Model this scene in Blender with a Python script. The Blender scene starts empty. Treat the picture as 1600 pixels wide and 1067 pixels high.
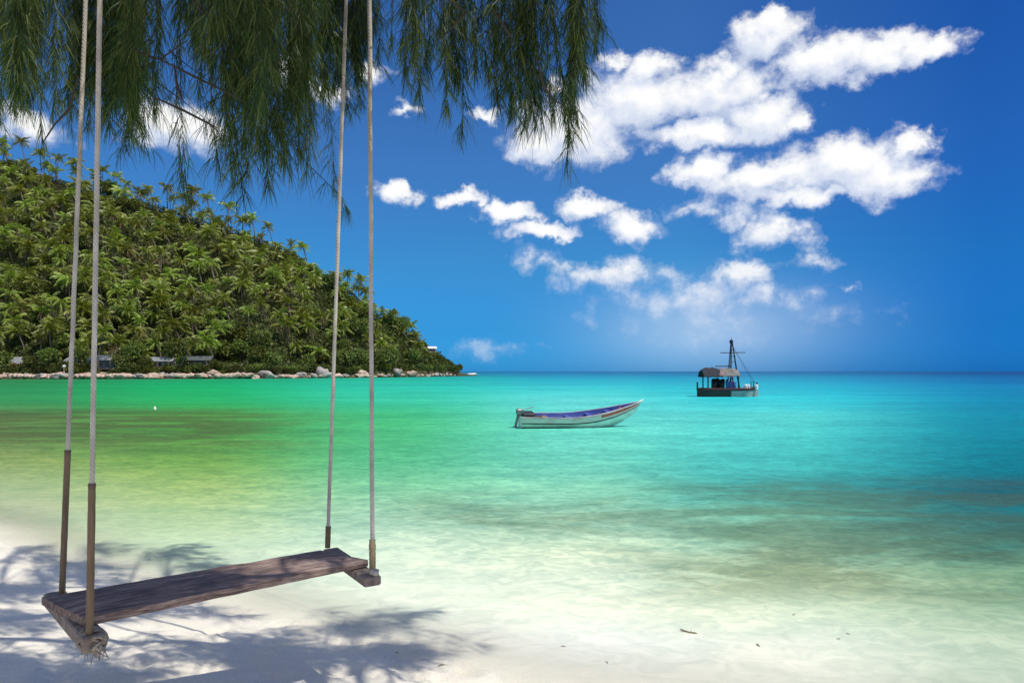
import bpy, math, random, bisect
from mathutils import Vector, Matrix, noise
R = math.radians
rnd = random.Random(7)
scene = bpy.context.scene
COL = scene.collection
EYE = 2.2          # camera height above the water
F = 1067.0         # focal length in units of the photograph's pixels

def lerp_table(tab, x):
    xs = [t[0] for t in tab]
    if x <= xs[0]: return tab[0][1]
    if x >= xs[-1]: return tab[-1][1]
    i = bisect.bisect_right(xs, x)
    (x0, y0), (x1, y1) = tab[i-1], tab[i]
    return y0 + (y1-y0)*(x-x0)/(x1-x0)

def smooth(a, b, x):
    t = max(0.0, min(1.0, (x-a)/(b-a)))
    return t*t*(3-2*t)

def s2l(c):
    c = c/255.0
    return c/12.92 if c <= 0.04045 else ((c+0.055)/1.055)**2.4

def at(px, py, Y):
    """the point at distance Y in the direction of a photograph pixel"""
    return Vector(((px-800)/F*Y, Y, EYE-(py-580)/F*Y))

def on_level(px, py, z):
    Y = (EYE-z)*F/(py-580)
    return Vector(((px-800)/F*Y, Y, z))

# ------------------------------------------------------------------ mesh helpers
class MB:
    def __init__(s): s.v = []; s.f = []; s.m = []
    def quad(s, a, b, c, d, m=0):
        n = len(s.v); s.v += [tuple(a), tuple(b), tuple(c), tuple(d)]; s.f.append((n, n+1, n+2, n+3)); s.m.append(m)
    def tri(s, a, b, c, m=0):
        n = len(s.v); s.v += [tuple(a), tuple(b), tuple(c)]; s.f.append((n, n+1, n+2)); s.m.append(m)
    def box(s, c, size, m=0, mat=None, bevel=0.0):
        hx, hy, hz = [q/2 for q in size]
        c = Vector(c); n = len(s.v)
        b = min(bevel, hx*.9, hy*.9, hz*.9)
        if b <= 0:
            P = [Vector((x, y, z)) for z in (-hz, hz) for x, y in ((-hx, -hy), (hx, -hy), (hx, hy), (-hx, hy))]
            fs = [(3,2,1,0), (4,5,6,7), (0,1,5,4), (1,2,6,5), (2,3,7,6), (3,0,4,7)]
        else:
            P = []
            def ring(z, i):
                x, y = hx-i, hy-i
                k = b if i == 0 else b*.3
                return [Vector(q) for q in ((-x+k,-y,z),(x-k,-y,z),(x,-y+k,z),(x,y-k,z),(x-k,y,z),(-x+k,y,z),(-x,y-k,z),(-x,-y+k,z))]
            for z, i in ((-hz, b), (-hz+b, 0), (hz-b, 0), (hz, b)): P += ring(z, i)
            fs = [tuple(range(7, -1, -1)), tuple(range(24, 32))]
            for r in range(3):
                for k in range(8):
                    k2 = (k+1) % 8
                    fs.append((r*8+k, r*8+k2, r*8+8+k2, r*8+8+k))
        for p in P:
            if mat is not None: p = mat @ p
            s.v.append(tuple(p+c))
        for f in fs: s.f.append(tuple(n+i for i in f)); s.m.append(m)
    def tube(s, pts, radii, seg=8, m=0, cap=True):
        pts = [Vector(p) for p in pts]
        if not hasattr(radii, '__len__'): radii = [radii]*len(pts)
        n0 = len(s.v); prev = None
        for i, p in enumerate(pts):
            t = (pts[min(i+1, len(pts)-1)]-pts[max(i-1, 0)])
            t = t.normalized() if t.length > 1e-9 else Vector((0, 0, 1))
            if prev is None:
                a = Vector((1, 0, 0)) if abs(t.x) < .8 else Vector((0, 1, 0))
                u = (a-t*a.dot(t)).normalized()
            else:
                u = (prev-t*prev.dot(t)).normalized()
            prev = u; w = t.cross(u)
            for k in range(seg):
                an = 2*math.pi*k/seg
                s.v.append(tuple(p+(u*math.cos(an)+w*math.sin(an))*radii[i]))
        for i in range(len(pts)-1):
            for k in range(seg):
                k2 = (k+1) % seg
                s.f.append((n0+i*seg+k, n0+i*seg+k2, n0+(i+1)*seg+k2, n0+(i+1)*seg+k)); s.m.append(m)
        if cap:
            s.f.append(tuple(n0+k for k in range(seg-1, -1, -1))); s.m.append(m)
            e = n0+(len(pts)-1)*seg
            s.f.append(tuple(e+k for k in range(seg))); s.m.append(m)
    def grid(s, rows, m=0, close=False):
        """rows of equally many points"""
        n0 = len(s.v); w = len(rows[0])
        for r in rows: s.v += [tuple(p) for p in r]
        for i in range(len(rows)-1):
            for k in range(w-1 if not close else w):
                k2 = (k+1) % w
                s.f.append((n0+i*w+k, n0+i*w+k2, n0+(i+1)*w+k2, n0+(i+1)*w+k)); s.m.append(m)
    def mesh(s, name, mats, smooth_=False):
        me = bpy.data.meshes.new(name)
        me.from_pydata(s.v, [], s.f); me.update()
        if not isinstance(mats, (list, tuple)): mats = [mats]
        for q in mats: me.materials.append(q)
        me.polygons.foreach_set('material_index', s.m)
        if smooth_: me.polygons.foreach_set('use_smooth', [True]*len(s.f))
        me.update()
        return me
    def build(s, name, mats, parent=None, smooth_=False, loc=None):
        return link(name, s.mesh(name, mats, smooth_), parent, loc)

def link(name, data, parent=None, loc=None):
    o = bpy.data.objects.new(name, data); COL.objects.link(o)
    if parent is not None: o.parent = parent
    if loc is not None: o.location = loc
    return o

def tag(o, label=None, cat=None, group=None, kind=None):
    if label: o['label'] = label
    if cat: o['category'] = cat
    if group: o['group'] = group
    if kind: o['kind'] = kind
    return o

def thing(name, label, cat, loc=(0, 0, 0), rz=0.0, group=None):
    o = link(name, None); o.location = loc; o.rotation_euler = (0, 0, rz)
    o.empty_display_size = .3
    return tag(o, label, cat, group)

def dup(o, parent=None):
    c = o.copy(); COL.objects.link(c)
    if parent is not None: c.parent = parent
    for ch in list(o.children): dup(ch, c)
    return c

# ------------------------------------------------------------------ materials
def new_mat(name):
    m = bpy.data.materials.new(name); m.use_nodes = True
    nt = m.node_tree; nt.nodes.clear()
    out = nt.nodes.new('ShaderNodeOutputMaterial')
    return m, nt, out

def N(nt, typ, **kw):
    n = nt.nodes.new(typ)
    for k, v in kw.items():
        if k.startswith('i_'):
            key = k[2:]
            key = int(key) if key.isdigit() else key.replace('_', ' ')
            n.inputs[key].default_value = v
        else: setattr(n, k, v)
    return n

def math_(nt, op, a, b=None, c=None, clamp=False):
    n = nt.nodes.new('ShaderNodeMath'); n.operation = op; n.use_clamp = clamp
    for i, q in enumerate((a, b, c)):
        if q is None: continue
        if isinstance(q, (int, float)): n.inputs[i].default_value = q
        else: nt.links.new(q, n.inputs[i])
    return n.outputs[0]

def mixc(nt, fac, a, b, mode='MIX'):
    n = nt.nodes.new('ShaderNodeMix'); n.data_type = 'RGBA'; n.blend_type = mode
    for i, q in ((0, fac), (6, a), (7, b)):
        if isinstance(q, (int, float)): n.inputs[i].default_value = q
        elif isinstance(q, (tuple, list)): n.inputs[i].default_value = tuple(q)+((1,) if len(q) == 3 else ())
        else: nt.links.new(q, n.inputs[i])
    return n.outputs[2]

def ramp(nt, src, stops):
    n = nt.nodes.new('ShaderNodeValToRGB')
    cr = n.color_ramp
    while len(cr.elements) < len(stops): cr.elements.new(.5)
    for e, (p, c) in zip(cr.elements, stops):
        e.position = p; e.color = (c if len(c) == 4 else tuple(c)+(1,)) if hasattr(c, '__len__') else (c, c, c, 1)
    nt.links.new(src, n.inputs[0])
    return n.outputs[0]

def noise_tex(nt, vec, scale, detail=4, rough=.55, dist=0.0):
    n = N(nt, 'ShaderNodeTexNoise'); n.inputs['Scale'].default_value = scale
    n.inputs['Detail'].default_value = detail; n.inputs['Roughness'].default_value = rough
    n.inputs['Distortion'].default_value = dist
    if vec is not None: nt.links.new(vec, n.inputs['Vector'])
    return n

def mapping(nt, vec, scale=(1, 1, 1), rot=(0, 0, 0), loc=(0, 0, 0)):
    n = N(nt, 'ShaderNodeMapping'); n.inputs['Scale'].default_value = scale
    n.inputs['Rotation'].default_value = rot; n.inputs['Location'].default_value = loc
    nt.links.new(vec, n.inputs['Vector'])
    return n.outputs[0]

def surface_mat(name, c1, c2, scale=6.0, rough=.8, bump=.2, stretch=(1, 1, 1), spec=.3, obj=True, c3=None, detail=6, metal=0.0):
    """two-tone procedural surface with grain and bump"""
    m, nt, out = new_mat(name)
    tc = N(nt, 'ShaderNodeTexCoord')
    vec = mapping(nt, tc.outputs['Object'], stretch)
    n1 = noise_tex(nt, vec, scale, detail, .6, .4)
    col = ramp(nt, n1.outputs[0], [(.3, c1), (.7, c2)])
    if c3 is not None:
        n2 = noise_tex(nt, vec, scale*.37, 3, .6)
        col = mixc(nt, ramp(nt, n2.outputs[0], [(.5, 0.0), (.68, 1.0)]), col, c3)
    b = N(nt, 'ShaderNodeBump', i_Strength=bump, i_Distance=.02)
    nt.links.new(n1.outputs[0], b.inputs['Height'])
    p = N(nt, 'ShaderNodeBsdfPrincipled', i_Roughness=rough, i_Metallic=metal)
    p.inputs['Specular IOR Level'].default_value = spec
    nt.links.new(col, p.inputs['Base Color']); nt.links.new(b.outputs[0], p.inputs['Normal'])
    nt.links.new(p.outputs[0], out.inputs[0])
    return m

def leaf_mat(name, c1, c2, c3, trans=.35, spec=.3, rough=.5):
    m, nt, out = new_mat(name)
    g = N(nt, 'ShaderNodeNewGeometry'); oi = N(nt, 'ShaderNodeObjectInfo')
    col = ramp(nt, g.outputs['Random Per Island'], [(0.0, c1), (.55, c2), (1.0, c3)])
    hv = N(nt, 'ShaderNodeHueSaturation')
    nt.links.new(math_(nt, 'MULTIPLY_ADD', oi.outputs['Random'], .05, .475), hv.inputs['Hue'])
    nt.links.new(math_(nt, 'MULTIPLY_ADD', oi.outputs['Random'], .75, .65), hv.inputs['Value'])
    nt.links.new(col, hv.inputs['Color'])
    p = N(nt, 'ShaderNodeBsdfPrincipled', i_Roughness=rough)
    p.inputs['Specular IOR Level'].default_value = spec
    nt.links.new(hv.outputs[0], p.inputs['Base Color'])
    t = N(nt, 'ShaderNodeBsdfTranslucent')
    nt.links.new(mixc(nt, 1.0, hv.outputs[0], (1.35, 1.25, .55), 'MULTIPLY'), t.inputs[0])
    mx = N(nt, 'ShaderNodeMixShader'); mx.inputs[0].default_value = trans
    nt.links.new(p.outputs[0], mx.inputs[1]); nt.links.new(t.outputs[0], mx.inputs[2])
    nt.links.new(mx.outputs[0], out.inputs[0])
    return m

# ------------------------------------------------------------------ camera, sun, sky
cam = bpy.data.cameras.new('camera'); camo = bpy.data.objects.new('camera', cam); COL.objects.link(camo)
camo.location = (0, 0, EYE); camo.rotation_euler = (R(90), 0, 0)
cam.sensor_width = 36; cam.lens = 36*F/1600; cam.shift_y = 46.5/1600
cam.clip_start = .05; cam.clip_end = 40000
scene.camera = camo

SUN_EL, SUN_AZ = R(62), R(115)        # azimuth clockwise from +Y (straight ahead): behind the camera, to the right
to_sun = Vector((math.sin(SUN_AZ)*math.cos(SUN_EL), math.cos(SUN_AZ)*math.cos(SUN_EL), math.sin(SUN_EL)))
sl = bpy.data.lights.new('sun', 'SUN'); sl.energy = 4.0; sl.angle = R(.5); sl.color = (1, .945, .84)
so = bpy.data.objects.new('sun', sl); COL.objects.link(so)
so.rotation_euler = to_sun.to_track_quat('Z', 'Y').to_euler(); so.location = to_sun*60

vs = scene.view_settings
vs.view_transform = 'Standard'; vs.look = 'None'; vs.exposure = 0.05; vs.gamma = 1.0

world = bpy.data.worlds.new('World'); scene.world = world; world.use_nodes = True

# clouds: heading (degrees-like pixels of bearing) and height, half sizes, weight
CLOUDS = [
 (1205,62,72,48,1), (1288,95,105,42,1), (1385,85,66,36,1), (1450,84,60,24,.9), (1135,95,60,26,.75), (1215,28,28,24,.9),
 (1000,150,105,62,1), (1105,140,115,48,1), (1190,178,95,42,1), (900,205,105,58,1), (1100,208,120,28,1), (850,226,64,36,1),
 (1012,108,50,30,1), (962,95,30,20,.7), (1255,185,35,25,.7),
 (1100,265,68,30,1), (1200,278,115,38,1), (1310,250,105,48,1), (1380,272,90,44,1), (1432,228,46,24,1), (1255,306,130,22,.9), (1170,305,60,18,.6),
 (620,298,44,19,1), (718,312,38,18,.95), (788,335,60,20,.95), (845,360,66,15,.95), (912,321,56,22,.95), (985,355,58,28,.75), (1075,325,50,18,.45),
 (1195,370,70,36,.68), (1150,345,45,28,.5), (1225,352,40,24,.7),
 (955,432,100,32,.62), (1150,430,58,26,.72), (1075,466,150,30,.42), (1190,468,100,22,.36), (1110,498,150,34,.24),
 (35,196,80,34,.72), (258,190,90,44,.9), (330,212,50,20,.55), (755,172,30,12,.7), (640,170,26,10,.5), (500,140,50,26,.75), (585,110,40,18,.5),
 (772,545,55,14,.3), (864,142,20,14,.75), (832,402,34,24,.32), (1325,455,20,10,.35), (1290,300,40,15,.8), (440,110,60,30,.6), (1270,415,60,12,.25),
]
def build_world():
    nt = world.node_tree; nt.nodes.clear()
    out = N(nt, 'ShaderNodeOutputWorld'); bg = N(nt, 'ShaderNodeBackground')
    tc = N(nt, 'ShaderNodeTexCoord')
    # node group: cloud density for a (heading, height) coordinate
    g = bpy.data.node_groups.new('cloud_density', 'ShaderNodeTree')
    g.interface.new_socket('co', in_out='INPUT', socket_type='NodeSocketVector')
    g.interface.new_socket('density', in_out='OUTPUT', socket_type='NodeSocketFloat')
    gi = g.nodes.new('NodeGroupInput'); go = g.nodes.new('NodeGroupOutput')
    def vm(op, a, b=None, c=None):
        n = g.nodes.new('ShaderNodeVectorMath'); n.operation = op
        for i, q in enumerate((a, b, c)):
            if q is None: continue
            if isinstance(q, tuple): n.inputs[i].default_value = q
            else: g.links.new(q, n.inputs[i])
        return n
    co = gi.outputs[0]
    w1 = noise_tex(g, co, 9.0, 2, .5); w2 = noise_tex(g, co, 30.0, 5, .62)
    d1 = vm('SUBTRACT', w1.outputs['Color'], (.5, .5, .5)).outputs[0]
    d2 = vm('SUBTRACT', w2.outputs['Color'], (.5, .5, .5)).outputs[0]
    c2 = vm('MULTIPLY_ADD', d1, (.05, .035, 0), co).outputs[0]
    c3 = vm('MULTIPLY_ADD', d2, (.06, .05, 0), c2).outputs[0]
    acc = None
    for (px, py, rx, ry, w) in CLOUDS:
        u = (px-800)/F; a = math.atan(u); ca = math.cos(a)
        e = (580-py)/F*ca
        sx, sy = 1/(rx*1.12/F*ca*ca), 1/(ry*1.10/F*ca)
        q = vm('MULTIPLY_ADD', c3, (sx, sy, 0), (-a*sx, -e*sy, 0)).outputs[0]
        ln = vm('LENGTH', q).outputs['Value']
        f = math_(g, 'MULTIPLY_ADD', ln, -w, w)
        acc = f if acc is None else math_(g, 'SMOOTH_MAX', acc, f, .12)
    fb = noise_tex(g, co, 20.0, 7, .57)
    fine = math_(g, 'MULTIPLY_ADD', fb.outputs[0], 1.35, -.655)
    pos = math_(g, 'MAXIMUM', acc, -.5)
    d = math_(g, 'ADD', pos, fine)
    g.links.new(d, go.inputs[0])
    # heading and height of the viewing direction
    sp = N(nt, 'ShaderNodeSeparateXYZ'); nt.links.new(tc.outputs['Generated'], sp.inputs[0])
    x, y, z = sp.outputs
    head = math_(nt, 'ARCTAN2', x, y)
    hor = math_(nt, 'SQRT', math_(nt, 'ADD', math_(nt, 'MULTIPLY', x, x), math_(nt, 'MULTIPLY', y, y)))
    hgt = math_(nt, 'DIVIDE', z, math_(nt, 'MAXIMUM', hor, .05))
    cb = N(nt, 'ShaderNodeCombineXYZ'); nt.links.new(head, cb.inputs[0]); nt.links.new(hgt, cb.inputs[1])
    def dens(off):
        n = nt.nodes.new('ShaderNodeGroup'); n.node_tree = g
        v = N(nt, 'ShaderNodeVectorMath', operation='ADD'); v.inputs[1].default_value = off
        nt.links.new(cb.outputs[0], v.inputs[0]); nt.links.new(v.outputs[0], n.inputs[0])
        return n.outputs[0]
    da0 = dens((0, 0, 0))
    # unseen cumulus added to brighten and whiten the shade: overhead, to the sides and behind
    beyond = math_(nt, 'MAXIMUM', ramp(nt, math_(nt, 'MULTIPLY', math_(nt, 'ABSOLUTE', head), .3), [(.235, 0.0), (.30, 1.0)]),
                   ramp(nt, math_(nt, 'MULTIPLY', hgt, .5), [(.32, 0.0), (.42, 1.0)]))
    gen = noise_tex(nt, tc.outputs['Generated'], 2.6, 7, .58)
    dx = math_(nt, 'MULTIPLY', math_(nt, 'MULTIPLY_ADD', gen.outputs[0], 4.0, -1.9), beyond)
    da = math_(nt, 'MAXIMUM', da0, math_(nt, 'MULTIPLY_ADD', beyond, .5, math_(nt, 'SUBTRACT', dx, .5)))
    db = dens((.010, .022, 0))
    alpha = ramp(nt, da, [(.03, 0.0), (.18, .18), (.33, .62), (.5, .93), (.68, 1.0)])
    sky = N(nt, 'ShaderNodeTexSky', sky_type='NISHITA')
    sky.sun_disc = False; sky.sun_elevation = SUN_EL; sky.sun_rotation = SUN_AZ
    sky.altitude = 0; sky.air_density = 1.0; sky.dust_density = .3; sky.ozone_density = 3.0
    # a polarised tropical sky: deeper and bluer with height and away to the right
    tint = ramp(nt, hgt, SKY_TINT)
    azf = ramp(nt, math_(nt, 'MULTIPLY_ADD', head, .5, .5), SKY_AZ)
    skyc = mixc(nt, 1.0, mixc(nt, 1.0, sky.outputs[0], tint, 'MULTIPLY'), azf, 'MULTIPLY')
    # cloud colour: sunlit tops, grey-blue bases
    shade = ramp(nt, math_(nt, 'SUBTRACT', da, math_(nt, 'MULTIPLY', db, .75)), [(0.0, 0.0), (.5, 1.0)])
    thick = ramp(nt, da, [(.3, 0.0), (.9, 1.0)])
    cc = mixc(nt, shade, CLOUD_BASE, CLOUD_TOP)
    # thin bright veil low over the sea under the clouds
    vu = N(nt, 'ShaderNodeVectorMath', operation='MULTIPLY_ADD'); nt.links.new(cb.outputs[0], vu.inputs[0])
    va, ve = math.atan(310/F), 66/F*.96
    vu.inputs[1].default_value = (1/.15, 1/.055, 0); vu.inputs[2].default_value = (-va/.15, -ve/.055, 0)
    vl = N(nt, 'ShaderNodeVectorMath', operation='LENGTH'); nt.links.new(vu.outputs[0], vl.inputs[0])
    gau = math_(nt, 'EXPONENT', math_(nt, 'MULTIPLY', math_(nt, 'POWER', vl.outputs['Value'], 2.0), -1.0))
    skyc = mixc(nt, math_(nt, 'MULTIPLY', gau, .33), skyc, (8.4, 9.2, 10.0))
    al = math_(nt, 'MULTIPLY', alpha, ramp(nt, hgt, [(0.02, .35), (.16, 1.0)]))
    fin = mixc(nt, al, skyc, cc)
    nt.links.new(fin, bg.inputs[0]); bg.inputs[1].default_value = SKY_STRENGTH
    nt.links.new(bg.outputs[0], out.inputs[0])
    world.cycles.sampling_method = 'MANUAL'; world.cycles.sample_map_resolution = 512

SKY_STRENGTH = .102
SKY_TINT = [(0.0, (.055, .48, 1.42)), (.06, (.074, .49, 1.08)), (.15, (.16, .63, 1.03)), (.3, (.30, .68, 1.10)), (.55, (.30, .66, 1.12))]
SKY_AZ = [(.3, (1, 1, 1)), (.62, (1, 1, 1)), (.80, (.30, .57, .80))]
CLOUD_TOP = (9.5, 9.5, 9.5); CLOUD_BASE = (6.7, 7.3, 8.6)
build_world()

# ------------------------------------------------------------------ beach and sea bed: one sheet out to the horizon
SHORE = [(-60, 34), (-20, 17), (-7.5, 9.3), (-3.78, 6.75), (-1.74, 5.55), (-.8, 5.0), (-.1, 4.6), (.7, 4.2), (2.0, 3.7), (3.6, 3.3), (10, 1.5), (30, -3), (60, -9)]
def shore_s(x, y):
    s = (y-lerp_table(SHORE, x))*.88
    return s + .25*noise.noise(Vector((x*.5, y*.3, 3.1)))
fr_ = random.Random(9)
STEPS = [(fr_.uniform(-3.4, .4), fr_.uniform(3.7, 6.4), fr_.uniform(0, 3.1)) for i in range(46)]     # scuffs and footprints
def sand_z(x, y):
    s = shore_s(x, y)
    if s < 0:
        z = 1.5*(1-math.exp(s*.14/1.5))
    else: z = -4.0*(1-math.exp(-s*.06/4.0))
    if -4 < x < 1 and 3.3 < y < 7 and s < .3:
        for fx, fy, fa in STEPS:
            dx, dy = x-fx, y-fy
            u = dx*math.cos(fa)+dy*math.sin(fa); v = -dx*math.sin(fa)+dy*math.cos(fa)
            q = (u/.15)**2+(v/.075)**2
            if q < 6: z += -.034*math.exp(-q)+.014*math.exp(-(q-2.2)**2)
    near = max(0.0, 1-(abs(x)+abs(y-4))/25)
    z += near*(.022*noise.noise(Vector((x*1.1, y*1.6, 0)))+.016*noise.noise(Vector((x*3.4, y*4.2, 5))))
    return z
def axis(lo, hi, step):
    a = []; v = lo
    while v <= hi: a.append(v); v += step
    up = [hi]; d = step
    while up[-1] < 12000: d *= 1.28; up.append(up[-1]+d)
    dn = [lo]; d = step
    while dn[-1] > -12000: d *= 1.28; dn.append(dn[-1]-d)
    return dn[:0:-1]+a+up[1:]
mb = MB()
mb.grid([[(x, y, sand_z(x, y)) for x in axis(-5, 4, .05)] for y in axis(2.8, 7.5, .05)])
m, nt, out = new_mat('sand')
geo = N(nt, 'ShaderNodeNewGeometry')
pos = geo.outputs['Position']
n1 = noise_tex(nt, mapping(nt, pos, (1, 1.8, 1), (0, 0, R(-22))), 1.1, 5, .6, .5)
n2 = noise_tex(nt, pos, 60, 4, .7)
n3 = noise_tex(nt, pos, 9, 5, .6)
c = ramp(nt, n1.outputs[0], [(.3, (.73, .68, .57)), (.7, (.84, .79, .675))])
c = mixc(nt, .5, c, ramp(nt, n2.outputs[0], [(.3, (.6, .6, .6)), (.6, (1, 1, 1))]), 'MULTIPLY')
spk = ramp(nt, noise_tex(nt, pos, 34, 2, .5).outputs[0], [(.73, 0.0), (.77, 1.0)])
c = mixc(nt, math_(nt, 'MULTIPLY', spk, .5), c, (.25, .2, .14))
h = math_(nt, 'ADD', math_(nt, 'MULTIPLY', n3.outputs[0], .5), math_(nt, 'MULTIPLY', n2.outputs[0], .16))
b = N(nt, 'ShaderNodeBump', i_Strength=.6, i_Distance=.03); nt.links.new(h, b.inputs['Height'])
p = N(nt, 'ShaderNodeBsdfPrincipled', i_Roughness=.9); p.inputs['Specular IOR Level'].default_value = .15
nt.links.new(c, p.inputs['Base Color']); nt.links.new(b.outputs[0], p.inputs['Normal']); nt.links.new(p.outputs[0], out.inputs[0])
beach = mb.build('beach', m, smooth_=True); tag(beach, kind='structure')

# ------------------------------------------------------------------ the sea: body colour by depth and sea bed, the hill's green reflection painted in at left, over (bearing, distance)
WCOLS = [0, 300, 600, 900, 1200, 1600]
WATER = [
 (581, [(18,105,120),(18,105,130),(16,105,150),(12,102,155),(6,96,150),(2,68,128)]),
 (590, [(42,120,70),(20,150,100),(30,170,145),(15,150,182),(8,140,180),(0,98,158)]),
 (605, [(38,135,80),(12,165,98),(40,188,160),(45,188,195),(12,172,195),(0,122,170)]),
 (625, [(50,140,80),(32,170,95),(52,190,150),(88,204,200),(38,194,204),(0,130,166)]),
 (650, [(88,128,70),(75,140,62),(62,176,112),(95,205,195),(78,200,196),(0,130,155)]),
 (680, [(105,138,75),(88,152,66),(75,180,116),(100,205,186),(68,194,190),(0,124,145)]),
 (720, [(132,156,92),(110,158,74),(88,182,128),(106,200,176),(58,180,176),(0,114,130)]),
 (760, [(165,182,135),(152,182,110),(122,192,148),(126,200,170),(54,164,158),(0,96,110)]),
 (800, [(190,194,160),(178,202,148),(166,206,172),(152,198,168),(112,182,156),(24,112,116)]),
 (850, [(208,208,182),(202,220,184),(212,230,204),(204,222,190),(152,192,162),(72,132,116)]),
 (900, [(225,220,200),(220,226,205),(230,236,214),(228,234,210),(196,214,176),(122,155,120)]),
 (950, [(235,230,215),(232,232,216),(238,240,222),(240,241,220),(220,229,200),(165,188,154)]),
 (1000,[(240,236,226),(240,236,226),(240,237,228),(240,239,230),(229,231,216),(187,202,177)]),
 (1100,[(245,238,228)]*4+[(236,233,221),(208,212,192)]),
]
def water_rgb(px, py):
    px = max(0, min(1599.9, px)); py = max(581, min(1099.9, py))
    i = max(k for k in range(len(WATER)) if WATER[k][0] <= py)
    j = max(k for k in range(len(WCOLS)) if WCOLS[k] <= px)
    i = min(i, len(WATER)-2); j = min(j, len(WCOLS)-2)
    ty = (py-WATER[i][0])/(WATER[i+1][0]-WATER[i][0]); tx = (px-WCOLS[j])/(WCOLS[j+1]-WCOLS[j])
    tx = tx*tx*(3-2*tx)
    r = []
    for k in range(3):
        a = WATER[i][1][j][k]*(1-tx)+WATER[i][1][j+1][k]*tx
        b_ = WATER[i+1][1][j][k]*(1-tx)+WATER[i+1][1][j+1][k]*tx
        r.append(s2l(a*(1-ty)+b_*ty))
    return r
WATER_GAIN = (.90, .93, .88)
bear = [-9, -6, -4, -3, -2.2, -1.7, -1.3]+[-1.0+.02*i for i in range(101)]+[1.3, 1.7, 2.2, 3, 4, 6, 9]
dist = [.8*1.045**i for i in range(216)]
mb = MB()
rows = [[(bb*dd, dd, 0.0) for bb in bear] for dd in dist]
mb.grid(rows)
cols, cover, weed = [], [], []
for dd in dist:
    for bb in bear:
        px, py = 800+F*bb, 580+EYE*F/dd
        s = shore_s(bb*dd, dd)
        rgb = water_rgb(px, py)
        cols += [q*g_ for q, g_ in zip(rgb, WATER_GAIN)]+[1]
        cover.append(smooth(-.12, 1.5, s)*.9 + .06*smooth(0, .05, s))
        # sea-grass and rubble on the bottom
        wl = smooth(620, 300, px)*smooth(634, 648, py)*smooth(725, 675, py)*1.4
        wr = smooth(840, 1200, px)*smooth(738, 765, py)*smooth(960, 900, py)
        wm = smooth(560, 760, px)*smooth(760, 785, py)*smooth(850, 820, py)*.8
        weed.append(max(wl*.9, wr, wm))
me = mb.mesh('sea', None)
me.materials.clear()
ca = me.attributes.new('body_and_reflection', 'FLOAT_COLOR', 'POINT'); ca.data.foreach_set('color', cols)
cv = me.attributes.new('cover', 'FLOAT', 'POINT'); cv.data.foreach_set('value', cover)
dp = me.attributes.new('deep', 'FLOAT', 'POINT'); dp.data.foreach_set('value', [.18+.82*smooth(.3, 5.0, shore_s(bb*dd, dd)) for dd in dist for bb in bear])
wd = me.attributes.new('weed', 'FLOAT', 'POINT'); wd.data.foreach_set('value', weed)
m, nt, out = new_mat('sea_water')
at_c = N(nt, 'ShaderNodeAttribute', attribute_name='body_and_reflection'); at_v = N(nt, 'ShaderNodeAttribute', attribute_name='cover')
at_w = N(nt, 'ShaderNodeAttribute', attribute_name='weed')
pos = N(nt, 'ShaderNodeNewGeometry').outputs['Position']
pa = mapping(nt, pos, (.55, 1.0, 1), (0, 0, R(10)))
sw = noise_tex(nt, pa, 1.5, 6, .6, .6)          # wavelets
sw2 = noise_tex(nt, mapping(nt, pos, (.3, 1, 1), (0, 0, R(-8))), .22, 5, .6, .4)   # drifts of darker bottom
sw3 = noise_tex(nt, mapping(nt, pos, (.7, 1, 1), (0, 0, R(14))), 5.2, 4, .6, 1.2)   # ripples
sw4 = noise_tex(nt, mapping(nt, pos, (.3, 1, 1)), .05, 5, .65, .3)    # far lanes
f1 = ramp(nt, sw2.outputs[0], [(.38, (.78, .88, .90)), (.6, (1.18, 1.10, 1.08))])
f2 = ramp(nt, sw.outputs[0], [(.38, (.78, .87, .88)), (.62, (1.24, 1.15, 1.12))])
f3 = ramp(nt, sw3.outputs[0], [(.38, (.74, .83, .84)), (.62, (1.26, 1.17, 1.15))])
f4 = ramp(nt, sw4.outputs[0], [(.35, (.75, .87, .92)), (.64, (1.2, 1.10, 1.07))])
deep = N(nt, 'ShaderNodeAttribute', attribute_name='deep').outputs['Fac']
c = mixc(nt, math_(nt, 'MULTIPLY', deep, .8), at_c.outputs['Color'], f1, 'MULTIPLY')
c = mixc(nt, math_(nt, 'MULTIPLY', deep, .75), c, f2, 'MULTIPLY'); c = mixc(nt, math_(nt, 'MULTIPLY', deep, .75), c, f3, 'MULTIPLY'); c = mixc(nt, .7, c, f4, 'MULTIPLY')
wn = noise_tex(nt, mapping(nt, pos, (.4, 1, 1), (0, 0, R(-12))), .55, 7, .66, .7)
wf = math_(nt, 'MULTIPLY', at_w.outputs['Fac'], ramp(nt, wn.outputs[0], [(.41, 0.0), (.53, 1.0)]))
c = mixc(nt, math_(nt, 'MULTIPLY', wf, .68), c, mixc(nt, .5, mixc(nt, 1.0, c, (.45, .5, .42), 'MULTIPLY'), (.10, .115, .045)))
hgt = math_(nt, 'ADD', math_(nt, 'MULTIPLY', sw.outputs[0], .6), math_(nt, 'MULTIPLY', sw3.outputs[0], .2))
b = N(nt, 'ShaderNodeBump', i_Strength=.55, i_Distance=.12); nt.links.new(hgt, b.inputs['Height'])
df = N(nt, 'ShaderNodeBsdfDiffuse'); gl = N(nt, 'ShaderNodeBsdfGlossy', i_Roughness=.28)
nt.links.new(c, df.inputs[0]); nt.links.new(b.outputs[0], gl.inputs['Normal'])
b2 = N(nt, 'ShaderNodeBump', i_Strength=.25, i_Distance=.08); nt.links.new(hgt, b2.inputs['Height']); nt.links.new(b2.outputs[0], df.inputs['Normal'])
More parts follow.
